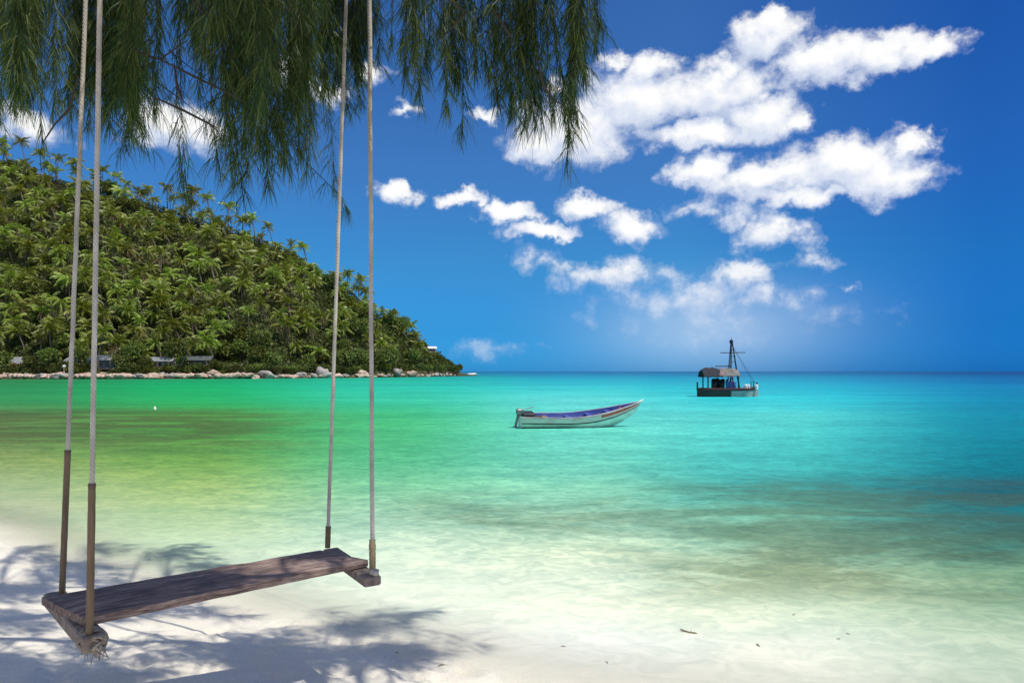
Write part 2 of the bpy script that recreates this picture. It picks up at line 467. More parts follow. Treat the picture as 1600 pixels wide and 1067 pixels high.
# a rippled surface never reaches the mirror of flat water at a glancing view
fr = N(nt, 'ShaderNodeFresnel', i_IOR=1.33); nt.links.new(b.outputs[0], fr.inputs['Normal'])
p = N(nt, 'ShaderNodeMixShader'); nt.links.new(math_(nt, 'MINIMUM', math_(nt, 'MULTIPLY', fr.outputs[0], .35), .11), p.inputs[0])
nt.links.new(df.outputs[0], p.inputs[1]); nt.links.new(gl.outputs[0], p.inputs[2])
tr = N(nt, 'ShaderNodeBsdfTransparent')
mx = N(nt, 'ShaderNodeMixShader')
cvv = math_(nt, 'ADD', at_v.outputs['Fac'], math_(nt, 'MULTIPLY', math_(nt, 'SUBTRACT', sw3.outputs[0], .5), math_(nt, 'MULTIPLY', at_v.outputs['Fac'], .3)), clamp=True)
nt.links.new(cvv, mx.inputs[0]); nt.links.new(tr.outputs[0], mx.inputs[1]); nt.links.new(p.outputs[0], mx.inputs[2])
nt.links.new(mx.outputs[0], out.inputs[0])
me.materials.append(m)
me.polygons.foreach_set('use_smooth', [True]*len(me.polygons))
sea = link('sea', me); tag(sea, kind='structure')

# ------------------------------------------------------------------ the headland across the bay
ZS = [(-600, 205), (0, 190), (200, 190), (400, 200), (560, 225), (650, 260), (720, 310), (745, 330), (900, 340)]
YT = [(-600, 190), (0, 262), (120, 292), (230, 326), (340, 355), (430, 388), (480, 418), (540, 458), (590, 500), (640, 524), (690, 562), (708, 577), (722, 583), (740, 586)]
RD = [(-600, 130), (0, 110), (300, 100), (500, 70), (600, 45), (690, 20), (712, 6), (722, 2), (745, 1)]
def hill(px, Y):
    zs, rd = lerp_table(ZS, px), lerp_table(RD, px)
    H = (580-lerp_table(YT, px))/F*(zs+rd)+EYE
    w = 13*min(1, rd/70)
    q = Y-zs
    if q < 0: return max(-4, q*.5)
    if q < w: return 2.4*min(1, H/4)*smooth(0, w*.5, q)
    z0 = 2.4*min(1, H/4)
    u = (q-w)/max(.5, rd-w)
    if u <= 1: z = z0+(H-z0)*(u**.92)
    else: z = H - (u-1)**2*H*.25
    z += min(1, (q-w)/15)*min(1, H/30)*2.2*noise.noise(Vector(((px-800)/F*Y*.035, Y*.035, 0)))
    return max(z, -4)
def hill_pt(px, Y): return Vector(((px-800)/F*Y, Y, hill(px, Y)))
mb = MB()
rows = []
tt = [-.25, -.08, -.03, 0, .02, .04, .06, .09, .12]+[.16+.04*i for i in range(30)]+[1.6, 2.0, 2.6]
for px in list(range(-600, 560, 12))+list(range(560, 752, 6)):
    zs, rd = lerp_table(ZS, px), max(6, lerp_table(RD, px))
    rows.append([hill_pt(px, zs+rd*t) for t in tt])
mb.grid(rows)
hm = surface_mat('hill_soil', (.035, .045, .015), (.075, .075, .030), .12, .95, .6, c3=(.09, .06, .03))
hs = mb.build('hillside', hm, smooth_=True); tag(hs, kind='structure')

# undergrowth: uncountable low scrub over the slope
M_frond = leaf_mat('palm_frond', (.08, .13, .018), (.225, .28, .043), (.46, .48, .095), .30, .45, .42)
M_dead = leaf_mat('dead_frond', (.14, .08, .035), (.2, .12, .05), (.26, .17, .08), .2)
M_leaf = leaf_mat('broad_leaf', (.055, .085, .018), (.13, .165, .036), (.25, .28, .065), .28, .35)
M_scrub = leaf_mat('scrub_leaf', (.035, .055, .014), (.085, .11, .026), (.15, .17, .045), .25, .3)
M_trunkp = surface_mat('palm_trunk', (.10, .08, .06), (.22, .19, .15), 2.5, .9, .4, (1, 1, 4))
M_bark = surface_mat('bark', (.06, .05, .038), (.16, .13, .10), 3, .9, .5, (1, 1, .4))
def card(mb, p, d, size, r, m=0):
    """one leaf-sized kite"""
    d = d.normalized()
    a = Vector((r.uniform(-1, 1), r.uniform(-1, 1), r.uniform(-1, 1)))
    s = d.cross(a)
    if s.length < 1e-4: s = d.cross(Vector((1, 0, 0)))
    s.normalize(); s *= size*.32
    mb.quad(p, p+d*size*.45+s, p+d*size, p+d*size*.5-s, m)
mb = MB(); r = random.Random(3)
for i in range(15000):
    px = r.uniform(-80, 715)
    zs, rd = lerp_table(ZS, px), lerp_table(RD, px)
    Y = zs+rd*r.uniform(.1, 1.05)
    p = hill_pt(px, Y)
    if p.z < 1.0: continue
    base = p+Vector((0, 0, r.uniform(-.2, 1.6)))
    for k in range(3):
        card(mb, base+Vector((r.uniform(-.6, .6), r.uniform(-.6, .6), r.uniform(0, .5))), Vector((r.uniform(-1, 1), r.uniform(-1, .5), r.uniform(.0, 1))), r.uniform(.7, 1.5), r)
ug = mb.build('undergrowth', M_scrub); tag(ug, 'dark green scrub covering the ground between the hillside palms', 'undergrowth', kind='stuff')

# ------------------------------------------------------------------ coconut palms
def frond(mb, r, th0, az, L, droop, m):
    h = Vector((math.cos(az), math.sin(az), 0)); side = Vector((-h.y, h.x, 0))
    n = 9; pts = [Vector((0, 0, 0))]; th = th0
    for i in range(n):
        t = i/(n-1)
        th = th0-droop*(t**1.3)
        pts.append(pts[-1]+(h*math.cos(th)+Vector((0, 0, math.sin(th))))*(L/n))
    for i in range(n):
        a, b = pts[i], pts[i+1]; w = .05*(1-i/n)+.012
        mb.quad(a-side*w, a+side*w, b+side*w*.9, b-side*w*.9, m)
    nl = 14
    tw = r.uniform(-.35, .35)
    for k in range(nl):
        t = .12+.88*k/(nl-1)
        f = t*n; i = min(int(f), n-1); p = pts[i].lerp(pts[i+1], f-i); al = (pts[i+1]-pts[i]).normalized()
        up = side.cross(al)*-1
        if up.z < 0 and abs(al.z) < .9: up = -up
        ll = L*.30*(math.sin(math.pi*min(1, .16+t*.80))**.7)*r.uniform(.85, 1.1)
        for sg in (-1, 1):
            d = (side*sg*(.85)+al*(.45+.5*t)-Vector((0, 0, .42+r.uniform(0, .3)))+up*tw*sg).normalized()
            wv = al*(.075*L/3)
            q = p+d*ll
            mb.quad(p-wv, p+wv, p+d*ll*.6+wv*.8-Vector((0, 0, .0)), q-Vector((0, 0, ll*.18)), m)

def palm_crown(seed):
    r = random.Random(seed); mb = MB()
    nf = r.randint(14, 27); wind = r.uniform(0, 6.28); sway = r.uniform(0, .8); up_ = r.choice([60, 78, 84]); spread = r.uniform(80, 120)
    for k in range(nf):
        az = k*2.39996+r.uniform(-.4, .4); q = k/nf
        az -= sway*math.sin(az-wind)*.9
        frond(mb, r, R(up_-spread*q+r.uniform(-14, 14)), az, r.uniform(2.3, 4.0), R(r.uniform(50, 115)-25*q), 0)
    for k in range(r.randint(1, 5)):
        frond(mb, r, R(-45), r.uniform(0, 6.28), 2.4, R(40), 1)
    for k in range(6):     # nuts below the fronds
        a = r.uniform(0, 6.28); mb.box((math.cos(a)*.25, math.sin(a)*.25, -.3), (.24, .24, .28), 0, None, .07)
    return mb.mesh('crown', [M_frond, M_dead])
def palm_trunk(seed, H=10.0):
    r = random.Random(seed); mb = MB()
    lx, ly = r.uniform(-1.6, 1.6), r.uniform(-1.2, .6)
    pts = [Vector((lx*(t**1.8)+.15*math.sin(t*5+seed), ly*(t**1.8), H*t-.4*(1-t))) for t in [i/9 for i in range(10)]]
    mb.tube(pts, [.24-.12*i/9+(.08 if i == 0 else 0) for i in range(10)], 7)
    return mb.mesh('trunk', M_trunkp, True), pts[-1]
crowns = [palm_crown(100+i) for i in range(16)]
trunks = [palm_trunk(200+i) for i in range(7)]
protos = {}
def place_palm(p, H, size, k, label, group):
    """a palm of trunk height H: Empty > trunk, crown"""
    t_me, top = trunks[k % 7]; c_me = crowns[k % 16]
    rz = rnd.uniform(-.5, .5)
    key = (k % 7, k % 16)
    if key not in protos:
        o = thing('coconut_palm', label, 'palm tree', p, rz, group)
        t = link('trunk', t_me, o); c = link('crown', c_me, o)
        protos[key] = o
    else:
        o = dup(protos[key]); tag(o, label, 'palm tree', group); o.location = p; o.rotation_euler = (0, 0, rz)
    for ch in o.children:
        if ch.data == t_me: ch.scale = (size, size, H/10)
        else:
            ch.location = (top.x*size, top.y*size, top.z*H/10); ch.scale = (size,)*3
            ch.rotation_euler = (rnd.uniform(-.12, .12), rnd.uniform(-.12, .12), rnd.uniform(0, 6.28))
    return o
ORD = 'first second third fourth fifth sixth seventh eighth ninth tenth eleventh twelfth thirteenth fourteenth fifteenth sixteenth seventeenth eighteenth nineteenth twentieth twenty-first twenty-second twenty-third twenty-fourth twenty-fifth'.split()
SKYLINE = [(12,222),(40,220),(66,240),(88,246),(127,252),(160,264),(186,272),(208,286),(240,294),(263,292),(298,299),(330,308),(357,322),(400,340),(426,354),(480,384),(545,428),(560,436),(577,455),(600,490),(618,487),(649,508)]
placed = []
for i, (px, py) in enumerate(SKYLINE):
    zs, rd = lerp_table(ZS, px), lerp_table(RD, px)
    Y = zs+rd*.98
    p = hill_pt(px, Y)
    top = EYE+(580-py)/F*Y
    H = max(5.0, top-p.z-.3)
    lab = 'coconut palm rising above the hill skyline, %s skyline crown from the left' % ORD[i]
    place_palm(p, H, rnd.uniform(1.05, 1.4), i*5+1, lab, 'palms standing on the skyline of the hill')
    placed.append((px, py))
tries = 0; cnt = 0
slope = []
while tries < 30000 and cnt < 270:
    tries += 1
    px = rnd.uniform(-40, 690); u = rnd.random()
    zs, rd = lerp_table(ZS, px), lerp_table(RD, px)
    Y = zs+10*min(1, rd/70)+rd*u*.95
    if Y > zs+rd*1.02: continue
    p = hill_pt(px, Y)
    H = rnd.uniform(5.0, 9.5); size = rnd.choice([rnd.uniform(.9, 1.2), rnd.uniform(1.15, 1.75), rnd.uniform(1.2, 1.6)])
    if px > 560: H *= .8; size *= .85
    cy = 580-(p.z+H-EYE)*F/Y
    sky_y = lerp_table([(a, b_) for a, b_ in SKYLINE]+[(690, 555), (720, 578)], px)
    if cy < sky_y+8: continue
    if cy > 520 and rnd.random() < .55: continue
    low = (580-cy)/max(1, 580-sky_y)
    if px > 360 and low < .5 and rnd.random() < .7: continue
    if any((px-a)**2+((cy-b_)*1.15)**2 < (12+4.5*size)**2*.8 for a, b_ in placed): continue
    placed.append((px, cy)); slope.append((px, cy, low, p, H, size)); cnt += 1
def zone(px, low):
    c = 'left of both rope pairs' if px < 95 else ('just right of the left ropes' if px < 230 else ('midway between the rope pairs' if px < 380 else ('just left of the right ropes' if px < 515 else 'right of the right ropes')))
    b_ = 'upper' if low > .66 else ('middle' if low > .36 else 'lower')
    return c, b_
for i, (px, cy, low, p, H, size) in enumerate(slope):
    c, b_ = zone(px, low)
    place_palm(p, H, size, rnd.randint(0, 111), 'coconut palm in the dense grove on the %s hillside, %s' % (b_, c), 'palms of the %s hillside %s' % (b_, c))
print('palms', cnt, tries)

# ------------------------------------------------------------------ broad-leaved trees along the shore
def broad_tree(seed, wide, tall):
    r = random.Random(seed); cm = MB(); tm = MB()
    tm.tube([(0, 0, -.4), (.1, 0, tall*.3), (.15, .1, tall*.55)], [.28, .22, .14], 7)
    for k in range(6):
        a = k*1.05+r.uniform(-.3, .3)
        tm.tube([(.1, 0, tall*.28+k*.1), (math.cos(a)*wide*.4, math.sin(a)*wide*.4, tall*.55), (math.cos(a)*wide*.7, math.sin(a)*wide*.7, tall*r.uniform(.6, .8))], [.13, .08, .03], 5)
    for k in range(34):
        a = r.uniform(0, 6.283); q = r.uniform(-.55, 1); rr = math.sqrt(max(0, 1-q*q*.8))*r.uniform(.45, 1.05)
        c = Vector((math.cos(a)*wide*rr, math.sin(a)*wide*rr, tall*(.62+.34*q)))
        cs = r.uniform(.55, 1.05)*wide*.36
        for j in range(46):
            d = Vector((r.gauss(0, 1), r.gauss(0, 1), r.gauss(.25, .8))).normalized()
            card(cm, c+d*cs*r.uniform(.4, 1), d+Vector((0, 0, -.25)), r.uniform(.45, .85), r)
    return tm.mesh('trunk', M_bark, True), cm.mesh('crown', M_leaf)
btrees = [broad_tree(300+i, *wt) for i, wt in enumerate([(2.6, 6.5), (3.2, 7.5), (2.2, 5.0), (3.6, 6.2), (1.7, 3.2)])]
bproto = {}
def place_tree(p, s, k, label, group, name='shade_tree', cat='tree'):
    if k not in bproto:
        o = thing(name, label, cat, p, rnd.uniform(0, 6.28), group); link('trunk', btrees[k][0], o); link('crown', btrees[k][1], o); bproto[k] = o
    else:
        o = dup(bproto[k]); o.name = name; tag(o, label, cat, group); o.location = p; o.rotation_euler = (0, 0, rnd.uniform(0, 6.28))
    o.scale = (s, s, s*rnd.uniform(.85, 1.15))
    return o
bplaced = []
tries = 0
while tries < 9000 and len(bplaced) < 100:
    tries += 1
    px = rnd.uniform(-30, 722)
    zs, rd = lerp_table(ZS, px), lerp_table(RD, px)
    u = rnd.random()**1.6*(.42 if px < 560 else .95)
    if rnd.random() < .22: u = rnd.uniform(.1, .92)
    Y = zs+max(3.0, 9*min(1, rd/70))+rd*u
    if px > 690: Y = zs+rd*rnd.uniform(.25, .9)
    p = hill_pt(px, Y)
    if p.z < .4: continue
    py = 580-(p.z-EYE)*F/Y
    if px < 340 and py > 560 and rnd.random() < .6 and (20 < px < 60 or 140 < px < 190 or 225 < px < 335): continue
    if any((px-a)**2+((py-b_)*1.3)**2 < 15**2 for a, b_ in bplaced): continue
    bplaced.append((px, py))
    k = rnd.choice([0, 1, 2, 3, 3]) if px < 660 else rnd.choice([2, 4, 4])
    if px > 655: lab, gr = 'leafy broad-leaved tree on the low tip of the headland', 'broad-leaved trees on the tip of the headland'
    elif px > 515: lab, gr = 'leafy broad-leaved tree on the headland slope beyond the right ropes', 'broad-leaved trees on the slope beyond the right ropes'
    elif u > .42: lab, gr = ('leafy broad-leaved tree among the palms on the hillside, left of the left ropes' if px < 130 else 'leafy broad-leaved tree among the hillside palms between the rope pairs'), ('broad-leaved trees among the palms left of the ropes' if px < 130 else 'broad-leaved trees among the palms between the rope pairs')
    elif px > 340: lab, gr = 'leafy broad-leaved tree above the shore rocks, just left of the right ropes', 'broad-leaved trees above the shore rocks left of the right ropes'
    elif px > 130: lab, gr = 'leafy broad-leaved tree around the shore huts between the rope pairs', 'broad-leaved trees around the huts between the rope pairs'
    else: lab, gr = 'leafy broad-leaved tree at the foot of the hill left of the ropes', 'broad-leaved trees at the foot of the hill left of the ropes'
    place_tree(p, rnd.uniform(.75, 1.15)*(.8 if px > 640 else 1), k, lab, gr)
for i, (px, q, s_) in enumerate([(46, 5, .6), (76, 6, .8), (112, 6, .6), (190, 6, .7), (228, 5.5, .65), (284, 6, .5), (332, 6, .7)]):
    place_tree(hill_pt(px, lerp_table(ZS, px)+q), s_, (0, 1, 2, 3)[i % 4], 'small leafy tree standing in front of the shore huts', 'small trees in front of the shore huts')
# yellow-green shrubs by the water
M_yel = leaf_mat('yellow_leaf', (.16, .16, .02), (.24, .22, .03), (.30, .27, .05), .3)
def bush(seed, mat):
    r = random.Random(seed); cm = MB(); tm = MB()
    for k in range(5):
        a = k*1.25; tm.tube([(0, 0, -.2), (math.cos(a)*.4, math.sin(a)*.4, .6), (math.cos(a)*.9, math.sin(a)*.8, 1.3)], [.05, .035, .01], 5)
    for k in range(14):
        c = Vector((r.uniform(-1.2, 1.2), r.uniform(-1, 1), r.uniform(.4, 1.7)))
        for j in range(40):
            d = Vector((r.gauss(0, 1), r.gauss(0, 1), r.gauss(.2, .8))).normalized()
            card(cm, c+d*r.uniform(.2, .55), d, r.uniform(.28, .5), r)
    return tm.mesh('stem', M_bark, True), cm.mesh('foliage', mat)
by = bush(1, M_yel); bg_ = bush(2, M_leaf)
for (px, q, bm_, s, lab) in [(26, 7, by, 1.25, 'yellow-green bush below the leftmost tin-roofed hut'), (498, 19, by, 1.6, 'bright yellow-flowering bush left of the right ropes above shore rocks'),
                       (205, 7, bg_, 1.0, 'low green bush left of the pale boarded hut'), (262, 5, by, .7, 'small yellowish bush in front of the pale boarded hut'), (345, 7, bg_, 1.3, 'round green bush right of the dark grey shed'),
                       (64, 6, bg_, .8, 'small dark bush just right of the leftmost hut')]:
    o = thing('shrub', lab, 'bush', hill_pt(px, lerp_table(ZS, px)+q), rnd.uniform(0, 6)); link('stem', bm_[0], o); link('foliage', bm_[1], o); o.scale = (s, s, s)

def make_shrub(bm_):
    o = thing('shrub', 'x', 'bush'); link('stem', bm_[0], o); link('foliage', bm_[1], o); return o
bl = bush(5, M_scrub)
protoS = []
px = -25.0
k = 0
while px < 716:
    zs, rd = lerp_table(ZS, px), lerp_table(RD, px)
    q = rnd.uniform(2.6, 6.0)*min(1, rd/40)
    hut_here = any(a_ < px < b_ for a_, b_ in ((2, 20), (92, 108), (150, 180), (242, 262), (300, 325)))
    if not hut_here or rnd.random() < .4:
        lab, gr = ('dark leafy bush along the shore rocks of the headland', 'bushes along the headland rocks') if px > 340 else ('leafy bush on the bank among the shore huts', 'bushes among the shore huts')
        if k < 2: o = make_shrub((bg_, bl)[k]); protoS.append(o)
        else: o = dup(protoS[rnd.randint(0, 1)])
        tag(o, lab, 'bush', gr); o.location = hill_pt(px, zs+q); o.rotation_euler = (0, 0, rnd.uniform(0, 6.28))
        sc_ = rnd.uniform(.7, 1.3); o.scale = (sc_*1.2, sc_, sc_); k += 1
    px += rnd.uniform(6, 12)
# ------------------------------------------------------------------ shore boulders
M_rock = surface_mat('pink_rock', (.32, .22, .165), (.70, .54, .44), 1.1, .9, .6, c3=(.18, .12, .09))
M_rock2 = surface_mat('grey_rock', (.20, .18, .16), (.50, .46, .43), 1.0, .9, .6, c3=(.10, .08, .07))
import bmesh
def rock(seed, mat, flat=.7):
    bm = bmesh.new(); bmesh.ops.create_icosphere(bm, subdivisions=3, radius=1)
    o = Vector((seed*3.7, seed*1.3, 0))
    for v in bm.verts:
        n = v.co.normalized()
        d = 1+.45*noise.noise(n*1.1+o)+.18*noise.noise(n*2.7+o)+.06*noise.noise(n*6+o)
        v.co = Vector((n.x*d, n.y*d, n.z*d*flat))
    me = bpy.data.meshes.new('boulder'); bm.to_mesh(me); bm.free(); me.materials.append(mat)
    me.polygons.foreach_set('use_smooth', [True]*len(me.polygons))
    return me
rocks = [rock(i, M_rock if i < 4 else M_rock2, .6+.06*i) for i in range(7)]
def boulder(px, Y, z, s, k, label, group=None):
    o = link('boulder', rocks[k]); o.location = ((px-800)/F*Y, Y, z); o.scale = (s*rnd.uniform(.8, 1.5), s, s*rnd.uniform(.75, 1.05))
    o.rotation_euler = (rnd.uniform(-.2, .2), rnd.uniform(-.2, .2), rnd.uniform(0, 6.28))
    return tag(o, label, 'rock', group)
px = -20.0
while px < 395:          # rubble bank
    zs = lerp_table(ZS, px)
    boulder(px, zs+rnd.uniform(.5, 1.8), rnd.uniform(.5, 1.0), rnd.choice([rnd.uniform(.8, 1.2), rnd.uniform(1.1, 1.7)]), rnd.choice([0, 1, 2, 3, 0, 5]), 'pinkish boulder in the rubble bank along the shore below the huts', 'boulders of the rubble bank below the huts')
    px += rnd.uniform(4.5, 8.5)+(7 if rnd.random() < .12 else 0)
px = -20.0
while px < 395:
    zs = lerp_table(ZS, px)
    boulder(px, zs+rnd.uniform(2.2, 3.6), rnd.uniform(.9, 1.5), rnd.uniform(.45, .85), rnd.randint(0, 6), 'smaller stone heaped on the back of the rubble bank below the huts', 'stones on the back of the rubble bank')
    px += rnd.uniform(5, 11)
px = 395.0
while px < 712:          # bigger tumbled rocks
    zs, rd = lerp_table(ZS, px), lerp_table(RD, px)
    s = rnd.uniform(.6, 1.5)
    boulder(px, zs+rnd.uniform(-.2, 3.0)*min(1, rd/30), rnd.uniform(.2, .8), s, rnd.randint(0, 6), 'pale tumbled boulder at the waterline below the headland trees', 'boulders tumbled along the headland waterline')
    px += rnd.uniform(4.0, 7.0)
for (px, q, z, s, k, lab) in [(503, 1.6, 1.5, 2.3, 6, 'large pale boulder standing above the shore rocks left of the right ropes'), (513, .6, .7, 1.5, 5, 'pale boulder leaning below the largest shore boulder'),
                         (619, 1.5, 1.6, 2.6, 5, 'large grey boulder under the headland trees right of the right ropes'), (566, 1.2, 1.2, 1.9, 3, 'pinkish boulder showing left of the frontmost right rope'),
                         (642, 1.0, 1.0, 2.0, 2, 'pinkish boulder low on the headland, right of the large grey one'), (415, 1.5, 1.1, 1.7, 4, 'grey boulder in shade above the rubble at the headland bend'),
                         (335, 2, 1.4, 1.6, 1, 'rounded tan boulder right of the dark grey shed')]:
    boulder(px, lerp_table(ZS, px)+q, z, s, k, lab)
M_white = surface_mat('white_rock', (.62, .60, .58), (.80, .78, .76), 1.0, .8, .4, c3=(.4, .38, .36))
wr = rock(11, M_white, .55)
for (px, s, lab) in [(724, 1.15, 'smaller white rock in the sea off the headland tip'), (737, 1.9, 'larger white rock in the sea off the headland tip')]:
    o = link('boulder', wr); o.location = ((px-800)/F*330, 330, .35); o.scale = (s*1.3, s, s*.9); o.rotation_euler = (0, 0, s*2); tag(o, lab, 'rock')
    
# ------------------------------------------------------------------ huts
M_tin = surface_mat('tin_roof', (.15, .155, .16), (.33, .34, .345), 2.0, .5, .2, spec=.5)
M_pale = surface_mat('pale_boards', (.20, .21, .20), (.36, .37, .35), 3.0, .8, .2)
M_dark = surface_mat('dark_boards', (.05, .055, .06), (.11, .115, .12), 3.0, .8, .2)
M_bluew = surface_mat('blue_boards', (.07, .09, .13), (.14, .17, .22), 3.0, .8, .2)
M_glass = surface_mat('dark_glass', (.01, .015, .02), (.03, .035, .04), 1.0, .15, .0, spec=.6)
M_whitep = surface_mat('white_paint', (.72, .72, .70), (.82, .82, .80), 2.0, .5, .1)
M_wood = surface_mat('post_wood', (.16, .11, .07), (.28, .2, .13), 5.0, .85, .3, (3, 3, .5))
def hut(px, q, w, d, h, wall, roofm, label, name='beach_hut', rz=0.0, stilt=.5, base=None):
    p = hill_pt(px, lerp_table(ZS, px)+q)
    if base is not None: p = base
    o = thing(name, label, 'hut', p, rz)
    W = MB(); z0 = stilt
    W.box((0, 0, z0+h/2), (w, d, h)); W.tri((-w/2, -d/2, z0+h), (-w/2, d/2, z0+h), (-w/2, 0, z0+h+d*.28)); W.tri((w/2, d/2, z0+h), (w/2, -d/2, z0+h), (w/2, 0, z0+h+d*.28))
    W.build('wall', wall, o)
    Rf = MB(); ov = .5
    for sg in (-1, 1):
        n = 24; rows = [[], [], [], []]
        for i in range(n+1):
            x = -w/2-ov+(w+2*ov)*i/n; c = .03*(i % 2)
            e = Vector((x, sg*(d/2+ov), z0+h-.14*ov*2+c)); t = Vector((x, 0, z0+h+d*.28+.04+c))
            rows[0].append(e); rows[1].append(t); rows[2].append(t+Vector((0, 0, .06))); rows[3].append(e+Vector((0, 0, .06)))
        Rf.grid(rows+[rows[0]])
    Rf.build('roof', roofm, o)
    D = MB(); D.box((w*.22, -d/2-.03, z0+1.0), (.95, .08, 2.0)); D.build('door', M_dark, o)
    for x in (-.3, -.02):
        fr = MB(); fr.box((w*x, -d/2-.03, z0+h*.58), (1.1, .1, 1.0)); f = fr.build('window', M_wood, o)
        gl = MB(); gl.box((w*x, -d/2-.09, z0+h*.58), (.9, .03, .8)); gl.build('pane', M_glass, f)
    pl = MB(); pl.box((0, -d/2-.8, z0-.08), (w, 1.5, .14)); pl.build('porch', M_wood, o)
    for x in (-.47, 0, .47):
        po = MB(); po.box((w*x, -d/2-1.4, (z0+h-.3)/2-.2), (.14, .14, z0+h+.2)); po.build('post', M_wood, o)
    return o
hut(12, 12, 9, 4, 2.3, M_dark, M_tin, 'weathered hut with pale tin roof at the far left of the shore')
hut(38, 9, 4.2, 3, 1.6, M_dark, M_tin, 'low lean-to with a white tin roof right of the leftmost hut', rz=.25)
hut(166, 9, 7, 4.5, 2.6, M_bluew, M_tin, 'blue-grey boarded hut just right of the frontmost left rope')
hut(122, 11, 5, 4, 2.4, M_bluew, M_tin, 'small blue-grey cabin seen between the two left ropes', rz=-.2)
hut(256, 8.5, 6.5, 4, 2.3, M_pale, M_tin, 'pale boarded hut with light tin roof behind the leaning palm trunk')
hut(312, 8, 7.5, 4, 2.6, M_dark, surface_mat('grey_roof', (.06, .07, .07), (.12, .13, .13), 2, .7, .2), 'dark grey shed right of the pale boarded hut')
pp = hill_pt(676, lerp_table(ZS, 676)+lerp_table(RD, 676)*.8)
hut(676, 0, 3.0, 2.6, 1.8, M_whitep, M_whitep, 'small white cabin among trees on the headland tip', 'white_cabin', .2, 1.2, pp+Vector((0, -2.5, .9)))
# leaning palm in front of the pale hut
for (px, q, H, lx, lab) in [(277, 3.5, 9.0, 4.6, 'palm with bare grey trunk leaning right in front of the pale boarded hut'), (150, 4.5, 12.0, 2.2, 'tall thin pinkish palm trunk standing right of the frontmost left rope')]:
    p = hill_pt(px, lerp_table(ZS, px)+q)
    o = thing('coconut_palm', lab, 'palm tree', p)
    tb = MB(); pts = [Vector((lx*(t**1.3), 0, H*t-.3)) for t in [i/9 for i in range(10)]]
    tb.tube(pts, [.22-.10*i/9 for i in range(10)], 8); tb.build('trunk', M_trunkp, o, True)
    link('crown', crowns[3], o, pts[-1])
# slim shore post with a white head
o = thing('marker_post', 'slim pinkish post with a white top between the left ropes on the shore', 'post', hill_pt(100, 193))
a = MB(); a.tube([(0, 0, -.3), (0, 0, 2.2)], [.22, .18], 8); a.build('post', surface_mat('pink_paint', (.5, .3, .28), (.6, .42, .4), 3, .7, .1), o)
a = MB(); a.tube([(0, 0, 2.2), (0, 0, 2.35), (0, 0, 2.8), (0, 0, 2.95)], [.2, .42, .42, .12], 10); a.build('cap', M_whitep, o)

# ------------------------------------------------------------------ long-tail boat
M_hullw = surface_mat('hull_white', (.72, .72, .67), (.84, .83, .78), 2.2, .5, .15, (1, 1, 3), .4, c3=(.50, .52, .46))
M_strake = surface_mat('strake_cream', (.60, .50, .47), (.74, .64, .58), 2.2, .5, .15, (1, 1, 3), .4, c3=(.62, .40, .36))
M_red = surface_mat('boat_red', (.42, .06, .04), (.55, .13, .08), 3, .5, .1)
M_blue = surface_mat('boat_blue', (.055, .075, .30), (.09, .13, .42), 3, .55, .15)
M_black = surface_mat('boat_black', (.012, .014, .016), (.04, .04, .045), 4, .5, .2)
M_metal = surface_mat('grey_metal', (.14, .15, .16), (.3, .31, .32), 6, .45, .2, metal=.5)
M_gun = surface_mat('gunwale_paint', (.46, .36, .38), (.62, .52, .52), 3, .5, .15, c3=(.34, .24, .26))
bo = thing('longtail_boat', 'white wooden boat with raised pointed bow and blue inside, nearest the beach', 'boat', on_level(812, 668, 0), R(3.5))
bo.rotation_euler = (R(5), 0, R(8))
L = 4.68; ns = 26
def stn(t):
    """half beam, keel height, sheer height at t along the boat"""
    beam = .74*(1-.22*(1-t)**2)*(1 if t < .45 else max(.03, math.cos((t-.45)/.55*math.pi/2)**.85))
    keel = -.22+ (0 if t < .5 else .80*((t-.5)/.5)**2.4)
    sheer = .46+.05*(1-t)**2 + (0 if t < .35 else .56*((t-.35)/.65)**1.8)
    return beam, keel, sheer
def hullrow(t, f0, f1, side, off=0.0):
    b_, k_, s_ = stn(t); x = L*t+ (.12*f1 if t == 1 else 0)
    pts = []
    for q in range(5):
        f = f0+(f1-f0)*q/4
        w = b_*(math.sin(min(1, f*1.05)*math.pi/2)**.75)+off
        pts.append(Vector((L*t+.22*f*t**6, side*w, k_+(s_-k_)*f)))
    return pts
for nm, f0, f1, mt, off in [('hull', 0, .62, M_hullw, 0), ('waterline_band', .20, .40, M_black, .004), ('rubbing_strake', .60, .655, M_black, .018), ('top_strake', .655, .93, M_strake, .006), ('gunwale', .93, 1.0, M_gun, .022)]:
    a = MB()
    for sd in (-1, 1):
        rows = [hullrow(i/(ns-1)*(.42 if nm == 'waterline_band' else 1), f0, f1, sd, off) for i in range(ns)]
        if off > .01:
            inner = [hullrow(i/(ns-1), f0, f1, sd, -.03) for i in range(ns)]
            rows = [r0+r1[::-1] for r0, r1 in zip(rows, inner)]
            a.grid(rows, close=True)
        else: a.grid(rows)
    if nm == 'hull':
        a.grid([hullrow(0, 0, 1, -1), hullrow(0, 0, 1, 1)])
    a.build(nm, mt, bo, True)
a = MB()
for sd in (-1, 1): a.grid([hullrow(.66+.32*i/11, .78, .93, sd, .010) for i in range(12)])
a.build('bow_stripe', M_red, bo, True)
a = MB()
for sd in (-1, 1):
    a.grid([hullrow(i/(ns-1), .25, .985, sd, -.03) for i in range(ns)])
a.grid([[hullrow(i/(ns-1), .25, .985, -1, -.03)[0], hullrow(i/(ns-1), .25, .985, 1, -.03)[0]] for i in range(ns)])
a.build('inner_planking', M_blue, bo, True)
for t in (.22, .42, .6, .76):
    b_, k_, s_ = stn(t); a = MB(); a.box((L*t, 0, s_-.12), (.2, b_*1.86, .03), bevel=.008); a.build('thwart', M_blue if t > .3 else M_wood, bo)
